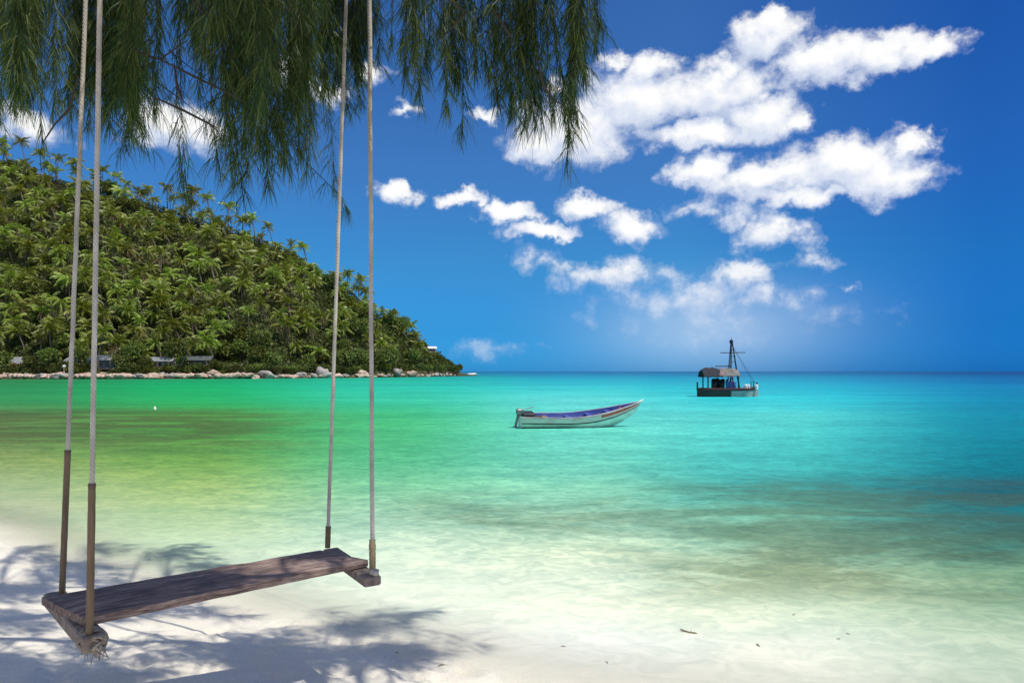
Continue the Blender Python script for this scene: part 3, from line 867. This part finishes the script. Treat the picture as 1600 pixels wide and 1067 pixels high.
a = MB(); a.box((.32, 0, .5), (.5, .9, .2), bevel=.03); a.build('stern_box', M_black, bo)
a = MB(); a.box((.62, -.55, .46), (.34, .10, .18), bevel=.02); a.build('fender', M_black, bo)
en = MB(); en.box((-.02, 0, .62), (.26, .24, .26), bevel=.05); en.tube([(-.05, 0, .55), (-.16, 0, .1), (-.2, 0, -.3)], [.06, .05, .04], 8); eo = en.build('engine', M_metal, bo)
ti = MB(); ti.tube([(.1, 0, .68), (.55, .1, .80)], .018, 6); ti.build('tiller', M_metal, eo)
st = MB(); st.tube([(L*.97, 0, .78), (L*1.0+.20, 0, 1.01), (L*1.0+.30, 0, 1.07)], [.05, .045, .03], 8); st.build('stem_post', M_whitep, bo)
bn = MB(); bn.tube([(L*.85, -.27, .82), (L*.83, -.28, .70)], .05, 8); bn.build('hawse_patch', M_red, bo)

# ------------------------------------------------------------------ work boat with canopy and A-frame mast
M_tarp = surface_mat('faded_tarp', (.13, .12, .115), (.27, .25, .23), 2.5, .9, .3, c3=(.28, .16, .15))
M_thatch = surface_mat('dark_thatch', (.018, .022, .035), (.06, .06, .065), 6, .95, .8, (1, 4, 1))
M_hulld = surface_mat('tarred_hull', (.02, .02, .018), (.07, .055, .045), 3, .7, .3, (.4, 1, 3))
M_maroon = surface_mat('maroon_rail', (.09, .02, .025), (.16, .04, .045), 3, .6, .2)
M_grey = surface_mat('grey_paint', (.24, .25, .24), (.40, .41, .39), 2, .7, .2)
M_bbar = surface_mat('blue_drum', (.05, .12, .32), (.09, .18, .42), 2, .45, .1)
wb = thing('work_boat', 'dark work boat with thatched canopy and tall A-frame mast, farther out', 'boat', on_level(1089, 619.5, 0), 0)
u = 1/17.6   # metres per photograph pixel at this boat
WL = 93*u
def wst(t):
    b_ = .85*(min(1, t/.12)**.5 if t < .12 else 1)*(1 if t < .75 else max(.12, math.cos((t-.75)/.25*math.pi/2*.93)))
    return b_, -.35, .74+.10*(t-.45)**2+(.12*((t-.8)/.2)**2 if t > .8 else 0)
def wrow(t, f0, f1, sd, off=0.0):
    b_, k_, s_ = wst(t)
    return [Vector((WL*t, sd*(b_*(.72+.28*(f0+(f1-f0)*q/3))+off), k_+(s_-k_)*(f0+(f1-f0)*q/3))) for q in range(4)]
T = [0, .02, .05, .09, .12]+[.16+.04*i for i in range(16)]+[.8, .85, .9, .94, .97, 1.0]
for nm, f0, f1, tr_, mt, off in [('hull', 0, .80, T, [M_hulld, M_grey], 0), ('rail', .80, 1, T, M_maroon, .03)]:
    a = MB()
    for sd in (-1, 1):
        rows = [wrow(t, f0, f1, sd, off) for t in tr_]
        if off > 0: rows = [r0+[q-Vector((0, sd*.12, 0)) for q in r0][::-1] for r0 in rows]; a.grid(rows, close=True)
        else:
            k = next(i for i, t in enumerate(tr_) if t > .5)
            a.grid(rows[:k+1], 0); a.grid(rows[k:], 1)
    for t in (0, 1): a.grid([wrow(t, f0, f1, -1, off), wrow(t, f0, f1, 1, off)], 0)
    a.build(nm, mt, wb, True)
a = MB(); a.grid([[Vector((WL*t, -wst(t)[0]*.9, .58)), Vector((WL*t, wst(t)[0]*.9, .58))] for t in T]); a.build('deck', M_wood, wb)
def wx(px): return (px-1089)*u
def wz(py): return (619.5-py)*u
# canopy: dark thatch half and paler tarpaulin half, both thick arched sheets
def arch(x0, x1, z0, z1, mt, name, half=.95, sag=.0, n=8):
    a = MB(); rows = []
    for i in range(n+1):
        x = x0+(x1-x0)*i/n; e = abs(2*i/n-1)**3
        up = [Vector((x, -half+2*half*k/8, z0+(z1-z0)*(1-(abs(k-4)/4)**2)*(1-.25*e)+.03*math.sin(i*2.1+k))) for k in range(9)]
        rows.append(up+[q-Vector((0, 0, .10)) for q in up][::-1])
    a.grid(rows, close=True)
    a.f.append(tuple(range(17, -1, -1))); a.m.append(0)
    e0 = n*18; a.f.append(tuple(e0+k for k in range(18))); a.m.append(0)
    return a.build(name, mt, wb)
arch(wx(1095), wx(1124), wz(588), wz(575), M_thatch, 'thatch_canopy')
arch(wx(1119), wx(1150), wz(587), wz(576), M_tarp, 'tarp_canopy', .93)
rd_ = MB(); rd_.tube([(wx(1117), 0, wz(573)), (wx(1140), 0, wz(573))], .05, 6); rd_.build('ridge_pole', M_black, wb)
for px in (1102, 1148):
    for y in (-.78, .78):
        a = MB(); a.tube([(wx(px), y, .5), (wx(px), y, wz(585))], .06, 6); a.build('canopy_post', M_black, wb)
mo = MB()
mo.tube([(wx(1139), -.25, .5), (wx(1141.5), -.05, wz(536))], [.075, .05], 7)
mo.tube([(wx(1137), .3, .5), (wx(1141), .05, wz(538))], [.06, .04], 7)
mo.tube([(wx(1156), .25, .5), (wx(1143.5), .05, wz(537))], [.08, .05], 7)
for py in (548, 558, 566):
    t = (py-537)/80
    mo.tube([(wx(1141.3-2*t), -.08, wz(py)), (wx(1143.5+13*t), .08, wz(py))], .035, 6)
ms = mo.build('mast', M_black, wb)
a = MB(); a.tube([(wx(1125), 0, wz(552.5)), (wx(1163), 0, wz(552))], .045, 6); a.build('yard', M_black, ms)
a = MB(); a.tube([(wx(1141.5), 0, wz(538.5)), (wx(1141.5), 0, wz(537.5)), (wx(1141.5), 0, wz(533.5)), (wx(1141.5), 0, wz(532.5))], [.06, .16, .16, .05], 8); a.build('mast_lamp', M_black, ms)
a = MB(); a.tube([(wx(1142), 0, wz(533)), (wx(1142.3), 0, wz(529))], .02, 5); a.build('aerial', M_black, ms)
for k, (y0, y1) in enumerate([(-.1, -.8), (.1, .8)]):
    a = MB(); a.tube([(wx(1142), y0, wz(540)), (wx(1180), y1*.3, .85)], .012, 4); a.build('stay', M_black, ms)
a = MB()   # heaped nets and winch amidships
for k in range(16):
    a.tube([(wx(1112+(k % 8)*1.9), -.5+.14*(k % 7), .55), (wx(1114+(k % 8)*1.8), -.4+.12*(k % 5), .9+.55*math.sin(k*.9+1)**2), (wx(1117+(k % 8)*1.5), -.2+.1*(k % 5), .6)], [.16, .2, .14], 7)
a.build('net_heap', M_black, wb, True)
for px in (1134, 1139, 1145):
    a = MB(); a.tube([(wx(px), -.3, .58), (wx(px), -.3, .62), (wx(px), -.3, 1.26), (wx(px), -.3, 1.30)], [.14, .155, .155, .13], 12); a.build('drum', M_bbar, wb, True)
for px in (1136.5, 1142.5):
    a = MB(); a.tube([(wx(px), .35, .58), (wx(px), .35, 1.5)], .10, 8); a.build('gas_bottle', M_whitep, wb, True)
for px, h_ in ((1089.6, .55), (1181, .55)):
    a = MB(); a.tube([(wx(px), 0, .5), (wx(px), 0, .7+h_)], .07, 6); a.build('bollard', M_black, wb)
for px in (1161, 1165, 1177):
    a = MB(); a.tube([(wx(px), -.5, .62), (wx(px), -.5, .66), (wx(px), -.5, 1.0), (wx(px), -.5, 1.08)], [.10, .15, .15, .06], 8); a.build('float', M_whitep, wb)
for px in (1168, 1172):
    a = MB(); a.tube([(wx(px), -.6, .6), (wx(px), -.6, 1.35)], .035, 6); a.build('rail_post', M_black, wb)
# small white float in the green bay
fl = MB(); fl.tube([(0, 0, -.1), (0, 0, -.02), (0, 0, .16), (0, 0, .24), (0, 0, .34)], [.06, .11, .11, .05, .02], 12)
fo = fl.build('mooring_float', M_whitep, None, True, on_level(242, 640, 0)); fo.scale = (.7, .7, .6); tag(fo, 'tiny white float on the green water between the rope pairs', 'float')

# ------------------------------------------------------------------ swing
M_seat, nt, out = new_mat('weathered_plank')
tc = N(nt, 'ShaderNodeTexCoord')
bdir = math.atan2(1.0, 1.264)
vec = mapping(nt, tc.outputs['Object'], (1, 1, 1), (0, 0, -bdir))
vg = mapping(nt, vec, (1.6, 22, 22))
g1 = noise_tex(nt, vg, 2.0, 8, .65, 1.2); g2 = noise_tex(nt, vec, 5.0, 6, .65, .3); g3 = noise_tex(nt, vec, 38, 4, .6)
c = ramp(nt, g1.outputs[0], [(.34, (.095, .064, .052)), (.5, (.27, .188, .158)), (.66, (.52, .39, .335))])
c = mixc(nt, ramp(nt, g2.outputs[0], [(.45, 0.0), (.7, .75)]), c, (.085, .065, .068))
sc_ = ramp(nt, g3.outputs[0], [(.66, 0.0), (.70, 1.0)])
c = mixc(nt, math_(nt, 'MULTIPLY', sc_, ramp(nt, g2.outputs[0], [(.5, 0.0), (.6, .6)])), c, (.5, .46, .42))
hh = math_(nt, 'ADD', g1.outputs[0], math_(nt, 'MULTIPLY', g3.outputs[0], .3))
b = N(nt, 'ShaderNodeBump', i_Strength=1.0, i_Distance=.02); nt.links.new(hh, b.inputs['Height'])
p = N(nt, 'ShaderNodeBsdfPrincipled', i_Roughness=.75); p.inputs['Specular IOR Level'].default_value = .3
nt.links.new(c, p.inputs['Base Color']); nt.links.new(b.outputs[0], p.inputs['Normal']); nt.links.new(p.outputs[0], out.inputs[0])
M_bar = surface_mat('grey_bar_wood', (.13, .10, .085), (.34, .28, .24), 9, .85, .5, (2, 2, 2))
def rope_mat(name, c1, c2):
    m, nt, out = new_mat(name)
    tc = N(nt, 'ShaderNodeTexCoord')
    w = N(nt, 'ShaderNodeTexWave', wave_type='BANDS', bands_direction='DIAGONAL'); w.inputs['Scale'].default_value = 26
    w.inputs['Distortion'].default_value = 1.5
    nt.links.new(tc.outputs['Object'], w.inputs[0])
    n = noise_tex(nt, tc.outputs['Object'], 6, 4)
    c = mixc(nt, .75, ramp(nt, w.outputs[0], [(.1, c1), (.6, c2)]), ramp(nt, n.outputs[0], [(.3, c1), (.7, c2)]))
    b = N(nt, 'ShaderNodeBump', i_Strength=.4, i_Distance=.004); nt.links.new(w.outputs[0], b.inputs['Height'])
    p = N(nt, 'ShaderNodeBsdfPrincipled', i_Roughness=.8)
    nt.links.new(c, p.inputs['Base Color']); nt.links.new(b.outputs[0], p.inputs['Normal']); nt.links.new(p.outputs[0], out.inputs[0])
    return m
M_rope = rope_mat('grey_rope', (.30, .27, .235), (.62, .57, .50))
M_bamboo = surface_mat('brown_sleeve', (.10, .065, .038), (.22, .15, .085), 7, .6, .3, (4, 4, .5), .4)
M_bambl = surface_mat('tan_sleeve', (.24, .17, .09), (.46, .36, .20), 7, .6, .3, (4, 4, .5), .4)
M_frayed = surface_mat('frayed_rope', (.16, .13, .10), (.44, .39, .32), 30, .9, .8)

SZ = .95
sw = thing('rope_swing', 'weathered wide plank swing hanging on four ropes over the sand', 'swing', (-1.78, 4.16, 0))
O = Vector((-1.78, 4.16, 0))
BL, BR, FR, FL = [on_level(a_, b_, SZ) for a_, b_ in ((65, 931), (500, 858), (575, 873), (131, 964))]
th = .048
# plank: a worn slab, slightly cupped, edges eased
a = MB(); nl, nw = 40, 8; topv, botv = [], []
for i in range(nl+1):
    t = i/nl; rt, rb = [], []
    for k in range(nw+1):
        s = k/nw
        q = BL.lerp(BR, t).lerp(FL.lerp(FR, t), s)
        ed = (BR-BL).normalized(); wd_ = (FL-BL).normalized()
        wob = .006*noise.noise(Vector((t*9, s*3, 1)))
        if k in (0, nw): q = q+wd_*(.007*noise.noise(Vector((t*14, k, 7))))
        if i in (0, nl): q = q+ed*(.010*noise.noise(Vector((s*6, i, 2))))
        ease = -.006 if (k in (0, nw) or i in (0, nl)) else 0
        rt.append(q+Vector((0, 0, wob+ease))-O); rb.append(q+Vector((0, 0, -th))-O)
    topv.append(rt); botv.append(rb)
a.grid([r_[::-1] for r_ in topv]); a.grid(botv)
for rows in ([r_[0] for r_ in topv], [r_[0] for r_ in botv]), ([r_[-1] for r_ in botv], [r_[-1] for r_ in topv]), (botv[0], topv[0]), (topv[-1], botv[-1]):
    a.grid([rows[0], rows[1]])
a.build('seat', M_seat, sw, False)
def crossbar(p0, p1, w, h, name):
    d = (p1-p0); ln = d.length; d.normalize(); an = math.atan2(d.y, d.x)
    a = MB(); a.box(((p0+p1)/2-O), (ln, w, h), 0, Matrix.Rotation(an, 4, 'Z'), .008)
    return a.build(name, M_bar, sw)
zb = SZ-th-.04
RB0, RB1 = Vector((-1.345, 5.06, zb)), Vector((-.885, 4.345, zb))
crossbar(RB0, RB1, .115, .06, 'crossbar')
LB0 = on_level(84, 938, zb)+Vector((-.03, .05, 0)); LB1 = on_level(148, 1004, zb)
crossbar(LB0, LB1, .11, .075, 'crossbar')
# ropes with their sleeves: (bottom point, pixel at the top of the picture, sleeve top pixel row, radii, sleeve material)
def rope(B, px_top, py_sl, rr, rs, mt, zlimb):
    Y = B.y
    Ptop = Vector(((px_top-800)/F*Y, Y, EYE+580/F*Y))
    d = (Ptop-B)/(Ptop.z-B.z)
    E = B+d*(zlimb-B.z)
    zsl = EYE-(py_sl-580)/F*Y
    S = B+d*(zsl-B.z)
    n = 26
    pts = [S.lerp(E, i/n)+Vector((.004*noise.noise(Vector((i*.7, px_top, 0))), 0, 0)) for i in range(n+1)]
    pts = [B+d*.05]+[S-d*.02]+pts
    a = MB(); a.tube([q-O for q in pts], rr, 10); ro = a.build('rope', M_rope, sw, True)
    b = MB(); m_ = 22
    b.tube([(B-d*.02).lerp(S, i/m_)-O for i in range(m_+1)], [rs*(1+.16*noise.noise(Vector((i*1.3, px_top, 4)))) for i in range(m_+1)], 12)
    b.build('sleeve', mt, ro, True)
    return E
tops = []
tops.append(rope(on_level(97, 926, SZ-.03), 134, 703, .0118, .0165, M_bamboo, 5.45))
tops.append(rope(on_level(140, 990, SZ-th), 156, 755, .0118, .017, M_bambl if False else M_bamboo, 5.45))
tops.append(rope(on_level(512, 851, SZ-.03), 541, 822, .0135, .020, M_bamboo, 5.68))
tops.append(rope(on_level(582, 884, SZ-th), 577.5, 843, .0145, .022, M_bambl, 5.68))
# rope lashings round the crossbar ends
def lash(c, d, r0, turns, name, mt):
    a = MB(); d = d.normalized(); s = d.cross(Vector((0, 0, 1))).normalized()
    pts = []
    for i in range(turns*14+1):
        an = 2*math.pi*i/14
        pts.append(c-O+d*(.02*i/14)+s*math.cos(an)*r0*1.25+Vector((0, 0, math.sin(an)*r0)))
    a.tube(pts, .008, 6)
    for k in range(26):    # frayed ends
        q = c-O+Vector((rnd.uniform(-.03, .05), rnd.uniform(-.03, .03), -.03))
        a.tube([q, q+Vector((rnd.uniform(-.02, .05), rnd.uniform(-.04, .03), rnd.uniform(-.04, .02))), q+Vector((rnd.uniform(-.03, .09), rnd.uniform(-.06, .04), rnd.uniform(-.10, .03)))], [.006, .005, .002], 5)
    return a.build(name, mt, sw, True)
dl = LB1-LB0
lash(LB1-dl.normalized()*.10, dl, .050, 4, 'lashing', M_frayed)
kn = MB()
for i in range(60):
    an = i*.53
    c = LB1-O+Vector((.02, -.02, 0))
    kn.v  # noqa
pts = [LB1-O+Vector(((.024*math.cos(i*.9)+.02), .02*math.sin(i*1.3), .032*math.sin(i*.61)+.005)) for i in range(40)]
kn.tube(pts, .008, 6); kn.build('knot', M_frayed, sw, True)
pts = [RB1-O+Vector((.0, .04, 0))+Vector((.02*math.cos(i*.9), .02*math.sin(i*1.3), .046+.012*math.sin(i*.7))) for i in range(24)]
kn = MB(); kn.tube(pts, .011, 6); kn.build('knot', M_rope, sw, True)

# ------------------------------------------------------------------ the casuarina overhead
M_cbark = surface_mat('casuarina_bark', (.03, .024, .02), (.07, .056, .045), 14, .9, .6, (1, 1, .3))
M_need = leaf_mat('casuarina_needle', (.013, .036, .015), (.042, .082, .024), (.17, .19, .05), .32, .25)
TB = Vector((-5.2, .5, sand_z(-5.2, .5)))
tree = thing('casuarina_tree', 'large drooping casuarina overhanging the beach, its needle sprays filling the top', 'tree', TB)
def addtube(name, pts, radii, seg=10):
    """smooth tube through control points (Catmull-Rom)"""
    P = [Vector(q) for q in pts]; Q, RR = [], []
    for i in range(len(P)-1):
        p0, p1, p2, p3 = P[max(i-1, 0)], P[i], P[i+1], P[min(i+2, len(P)-1)]
        for k in range(6):
            t = k/6
            Q.append(.5*((2*p1)+(p2-p0)*t+(2*p0-5*p1+4*p2-p3)*t*t+(3*p1-p0-3*p2+p3)*t**3)); RR.append(radii[i]*(1-t)+radii[i+1]*t)
    Q.append(P[-1]); RR.append(radii[-1])
    a = MB(); a.tube([q-TB for q in Q], RR, seg); a.build(name, M_cbark, tree, True)
    return Q
limbs = []
addtube('trunk', [TB-Vector((0, 0, .3)), (-5.15, .6, 1.6), (-4.9, .9, 3.2), (-4.5, 1.3, 4.6), (-4.5, 1.2, 6.6), (-4.3, 1.2, 8.5)], [.36, .27, .24, .20, .13, .05], 12)
limbs += addtube('limb', [(-4.62, 1.2, 4.4), (-3.5, 2.5, 5.2), (-2.36, 3.66, 5.47), (-1.12, 4.78, 5.70), (-.75, 5.05, 5.8)], [.15, .12, .10, .06, .02])
BR_ = [[(-2.4, 3.62, 5.47), (-1.4, 3.95, 5.35), (-.4, 4.15, 5.2), (.3, 4.2, 5.0), (.55, 4.25, 4.75)],
       [(-3.5, 2.5, 5.2), (-2.6, 2.75, 5.0), (-1.8, 3.0, 4.75), (-1.2, 3.2, 4.45)],
       [(-2.8, 3.2, 5.4), (-3.6, 4.5, 5.4), (-4.2, 5.6, 5.2), (-4.6, 6.2, 5.0)],
       [(-4.1, 1.8, 4.8), (-3.3, 2.4, 4.75), (-2.6, 3.0, 4.45)],
       [(-4.5, 1.2, 6.0), (-3.0, 1.5, 6.3), (-1.6, 1.8, 6.1), (-.4, 2.0, 5.6)],
       [(-4.5, 1.2, 6.6), (-3.0, 3.6, 7.0), (-1.6, 5.0, 7.0), (.2, 5.8, 6.8)],
       [(-3.0, 1.5, 6.3), (-1.0, 2.6, 6.2), (.8, 3.0, 6.1), (2.2, 3.2, 5.9)]]
for q in BR_: limbs += addtube('branch', q, [.055, .045, .035, .025, .012][:len(q)-1]+[.012], 7)
fol = MB(); wood = MB(); rr = random.Random(21)
G = Vector((0, 0, -1))
def needle(p, d, ln, w):
    mid = p+d*ln*.5
    d2 = (d+G*.55).normalized(); end = mid+d2*ln*.55
    s = d.cross(Vector((rr.uniform(-1, 1), rr.uniform(-1, 1), rr.uniform(-.3, .3))))
    if s.length < 1e-5: return
    s = s.normalized()*w*.5
    n = len(fol.v)
    fol.v += [tuple(q-TB) for q in (p-s, p+s, mid+s*.9, mid-s*.9, end+s*.3, end-s*.3)]
    fol.f += [(n, n+1, n+2, n+3), (n+3, n+2, n+4, n+5)]; fol.m += [0, 0]
def spray(A, B, dens=1.0, wid=.125, nl=.13, nw=.0031, twigs=True):
    """a hanging spray: stem from A down to B with side twigs and needles"""
    L = (B-A).length
    side = Vector((rr.uniform(-1, 1), rr.uniform(-1, 1), 0))
    bow = side*L*.07
    def P(t): return A.lerp(B, t)+bow*math.sin(t*math.pi)
    wood.tube([P(i/6)-TB for i in range(7)], [.0038*(1-.8*i/6) for i in range(7)], 4, cap=False)
    if A.z > EYE+.58*A.y:        # carried by a twig from the nearest branch
        q = min(limbs, key=lambda w_: (w_-A).length_squared)
        md = q.lerp(A, .5)+Vector((0, 0, .12))
        wood.tube([q-TB, md-TB, A-TB], [.009, .006, .004], 4, cap=False)
    nt_ = max(4, int(L/.041*dens))
    for i in range(nt_):
        t = (i+rr.random())/nt_
        p = P(t); an = rr.uniform(0, 6.283)
        o = Vector((math.cos(an), math.sin(an), 0))
        tl = wid*rr.uniform(.5, 1.25)*(1-.28*t)
        d = (o*1.0+G*rr.uniform(.25, .8)).normalized(); e = p+d*tl*.55; e2 = e+(d*.5+G).normalized()*tl*rr.uniform(.4, .8)
        if twigs: wood.tube([p-TB, e-TB, e2-TB], [.0013, .001, .0006], 3, cap=False)
        for k in range(int(8*dens)+3):
            s = rr.random()
            q = p.lerp(e, s*2) if s < .5 else e.lerp(e2, s*2-1)
            a2 = rr.uniform(0, 6.283)
            nd = (Vector((math.cos(a2), math.sin(a2), 0))*.5+G*.75+d*.6).normalized()
            needle(q, nd, nl*rr.uniform(.6, 1.25), nw*rr.uniform(.7, 1.2))
    for k in range(int(L*110*dens)):
        a2 = rr.uniform(0, 6.283)
        needle(P(rr.random()), (Vector((math.cos(a2), math.sin(a2), 0))*.38+G).normalized(), nl*rr.uniform(.7, 1.3), nw)
    for k in range(26):
        needle(P(1-rr.random()*.22), (G+Vector((rr.uniform(-.3, .3), rr.uniform(-.3, .3), 0))).normalized(), nl*rr.uniform(.7, 1.2), nw)
def behind_ropes(px, Y):
    if 85 < px < 205: Y = max(Y, 4.15)
    if 488 < px < 628: Y = max(Y, 5.25)
    return Y
# (bearing pixel of tip, row of tip, sideways run, distance, density)
TIPS = [(0,190,0,4.6,.9),(20,165,0,3.9,1),(42,168,0,4.2,1),(82,172,5,3.8,1),(66,222,-45,3.9,.35),(105,160,0,4.4,1),(112,212,0,5.0,.5),(150,148,0,3.6,1),(165,180,0,3.8,1),(188,238,0,3.8,1),(180,170,0,3.5,1.2),(205,180,0,3.6,1.2),
 (226,228,0,4.0,.8),(240,168,0,3.6,.9),(292,312,12,4.1,.55),(288,300,0,4.15,.5),(310,150,0,3.5,.6),(330,120,0,3.7,.6),(345,280,8,3.9,.6),(350,210,0,3.5,.9),(380,312,10,3.8,1),(376,240,0,3.6,1),(395,170,0,3.3,1),(418,240,12,3.5,.9),(420,290,0,3.7,.8),(448,262,0,3.4,.9),(440,200,0,3.5,1),(460,180,0,3.3,.9),
 (478,236,10,3.5,.8),(500,150,0,3.3,1),(520,140,0,3.2,1.1),(500,120,0,3.4,1.1),(545,175,0,3.2,1.2),(565,165,0,3.3,1.1),(560,120,0,3.2,1.1),(590,100,0,3.2,.8),(610,72,0,3.3,.6),(632,130,0,3.2,.7),(655,155,0,3.2,1.1),(668,110,0,3.3,.9),(648,90,0,3.4,.8),
 (700,170,0,3.1,.9),(722,206,8,3.2,.8),(715,130,0,3.2,1.1),(742,110,0,3.1,.8),(765,120,0,3.2,.9),(780,168,0,3.1,1.1),(800,172,0,3.15,1.1),(820,200,14,3.1,1.1),(815,140,0,3.2,1.2),(835,160,0,3.1,1),(848,190,10,3.2,.9),(862,185,12,3.1,.7),
 (884,272,2,3.1,.45),(886,215,4,3.15,.9),(893,160,-8,3.1,1),(900,190,6,3.1,.7),(915,110,0,3.2,.9),(905,90,0,3.1,1),(930,75,0,3.2,.7),(938,40,0,3.2,.6),(880,120,6,3.2,.7),
 (30,150,0,3.7,1.1),(60,140,0,4.3,1),(125,175,0,4.3,1),(140,190,0,4.5,.8),(200,205,0,3.7,1.1),(215,190,0,3.9,1),(365,250,6,3.7,1),(388,275,6,3.8,.9),(402,215,0,3.5,1),(432,225,0,3.6,1),(466,235,4,3.6,.9),(486,190,0,3.5,1),
 (548,332,70,3.7,.6),(522,300,50,3.7,.6),(478,278,30,3.7,.4),(335,200,95,3.9,.2),(380,162,110,4.0,.25)]
for (px, py, run, Y, dn) in TIPS:
    Y = behind_ropes(px, Y+.95*smooth(390, 560, px))
    B = at(px, py, Y)
    top_py = -rr.uniform(10, 90)
    A = at(px-run+rr.uniform(-8, 8), top_py if run < 60 else py-rr.uniform(60, 95), Y+rr.uniform(-.15, .15))
    spray(A, B, dn)
    for k in range(1 if dn > .6 else 0):    # shorter companions round the same lobe
        B2 = at(px+rr.gauss(0, 8), py*rr.uniform(.5, .97), Y+rr.uniform(-.25, .25))
        A2 = at(px-run*.5+rr.gauss(0, 10), -rr.uniform(10, 120), Y+rr.uniform(-.25, .25))
        spray(A2, B2, dn)
LOBES = [(-20, 120), (22, 110), (48, 60), (128, 120), (160, 150), (190, 150), (212, 110), (305, 95), (330, 70), (392, 120), (405, 90), (455, 130), (470, 150), (500, 120), (525, 130), (555, 140), (570, 90), (300, 40), (345, 30), (15, 40)]
for k in range(70):     # thick upper lobes on the left
    lx, ly = LOBES[k % len(LOBES)]
    px = lx+rr.gauss(0, 7); py = ly*rr.uniform(.45, 1.1); Y = behind_ropes(px, rr.uniform(3.3, 4.8)+.5*smooth(390, 520, px))
    spray(at(px+rr.uniform(-12, 12), -rr.uniform(20, 140), Y), at(px, py, Y), 1.0, .14)
for lx, ly in ((655, 70), (668, 60), (728, 60), (780, 80), (812, 90), (850, 60), (898, 70)):
    px = lx+rr.gauss(0, 6); Y = rr.uniform(3.9, 4.5)
    spray(at(px+rr.uniform(-15, 15), -rr.uniform(40, 130), Y), at(px, ly, Y), .9, .13)
# crossing bare twigs seen against the sky
for seq in ([(205,75),(232,88),(250,93),(292,64)], [(252,94),(300,118),(345,140),(382,160)], [(240,152),(285,172),(335,198)], [(300,0),(322,25),(345,60),(372,95)], [(272,100),(276,130),(284,155)], [(122,120),(108,172),(86,194),(66,225)], [(690,60),(730,20),(700,0)], [(770,15),(790,45),(800,60)], [(838,90),(850,136),(866,158),(880,164)]):
    wood.tube([at(a_, b_, 3.5)-TB for a_, b_ in seq], [.004, .007, .005, .003][:len(seq)], 5)
# the crown above the picture, out of frame: coarser sprays that shade the beach
def overhead(n, x0, x1, y0, y1, z0, z1):
    for k in range(n):
        if k % 6 == 0: hub = Vector((rr.uniform(x0, x1), rr.uniform(y0, y1), rr.uniform(z0, z1)))
        A = hub+Vector((rr.gauss(0, .16), rr.gauss(0, .11), rr.gauss(0, .2)))
        A.z = max(A.z, EYE+.60*A.y+1.15)
        spray(A, A+Vector((rr.uniform(-.25, .25), rr.uniform(-.25, .25), -rr.uniform(.5, .75))), .55, .28, .26, .0065, False)
overhead(126, -1.4, .15, 2.6, 3.6, 4.9, 6.0)     # shades the sand under the left half of the swing
overhead(60, -.75, -.05, 2.4, 3.1, 4.8, 5.6)     # shades the left half of the plank
overhead(42, .7, 1.9, 3.9, 4.8, 5.3, 6.3)
overhead(42, .3, 1.7, 3.8, 4.3, 5.6, 6.3)
overhead(48, 1.05, 2.0, 2.75, 3.3, 5.2, 5.9)
for hx, hy in ((1.42, 3.0), (1.25, 2.92), (1.62, 3.05), (1.05, 2.85)): overhead(12, hx-.05, hx+.05, hy-.05, hy+.05, 5.6, 5.9)
overhead(170, -2.7, .2, 4.4, 6.9, 6.3, 7.3)       # shades the water's edge at the left
overhead(80, -4.6, -1.2, 1.2, 3.0, 5.0, 6.6)
wood.build('twigs', M_cbark, tree); fol.build('foliage', M_need, tree)
print('needle faces', len(fol.f))

# ------------------------------------------------------------------ litter on the sand
M_twig = surface_mat('dry_twig', (.16, .14, .08), (.30, .26, .16), 20, .9, .4)
p0 = Vector((1.28, 4.95, 0)); p0.z = sand_z(p0.x, p0.y)
for it in range(6):     # walk the sight line down to the sand
    q = on_level(1075, 1005, sand_z(p0.x, p0.y)); p0 = q
p0.z = max(p0.z, -.01)
tw = MB(); tw.tube([(-.07, .06, .03), (-.03, .03, .02), (.02, -.01, .014), (.07, -.03, .02), (.10, -.035, .012)], [.006, .010, .013, .012, .004], 7)
tw.tube([(-.03, .03, .02), (-.075, .02, .035)], [.006, .003], 5); tw.tube([(.02, -.01, .014), (.05, .03, .03)], [.005, .002], 5)
o = tw.build('twig', M_twig, None, True, p0); o.scale = (.75, .75, .75); tag(o, 'small dry twig lying alone on the pale wet sand', 'twig')

tproto = None
for i, (px, py) in enumerate([(880, 1010), (1185, 1008), (1310, 998), (948, 1035), (690, 1040), (1325, 990), (1240, 960), (620, 1020)]):
    q = on_level(px, py, 0)
    for it in range(6): q = on_level(px, py, max(0, sand_z(q.x, q.y)))
    if tproto is None:
        b_ = MB(); b_.tube([(-.022, 0, .004), (0, .006, .007), (.024, -.002, .004)], [.002, .004, .0015], 5); t_ = b_.build('leaf_scrap', M_twig, None, True)
        tproto = t_
    else: t_ = dup(tproto)
    tag(t_, 'tiny dark dead leaf scrap lying on the pale sand', 'dead leaf', 'dead leaf scraps on the sand'); t_.location = q; t_.rotation_euler = (0, 0, i*1.7); t_.scale = (rnd.uniform(.7, 1.3),)*3
scene.cycles.max_bounces = 8; scene.cycles.transparent_max_bounces = 12
scene.cycles.diffuse_bounces = 3
scene.cycles.use_denoising = True
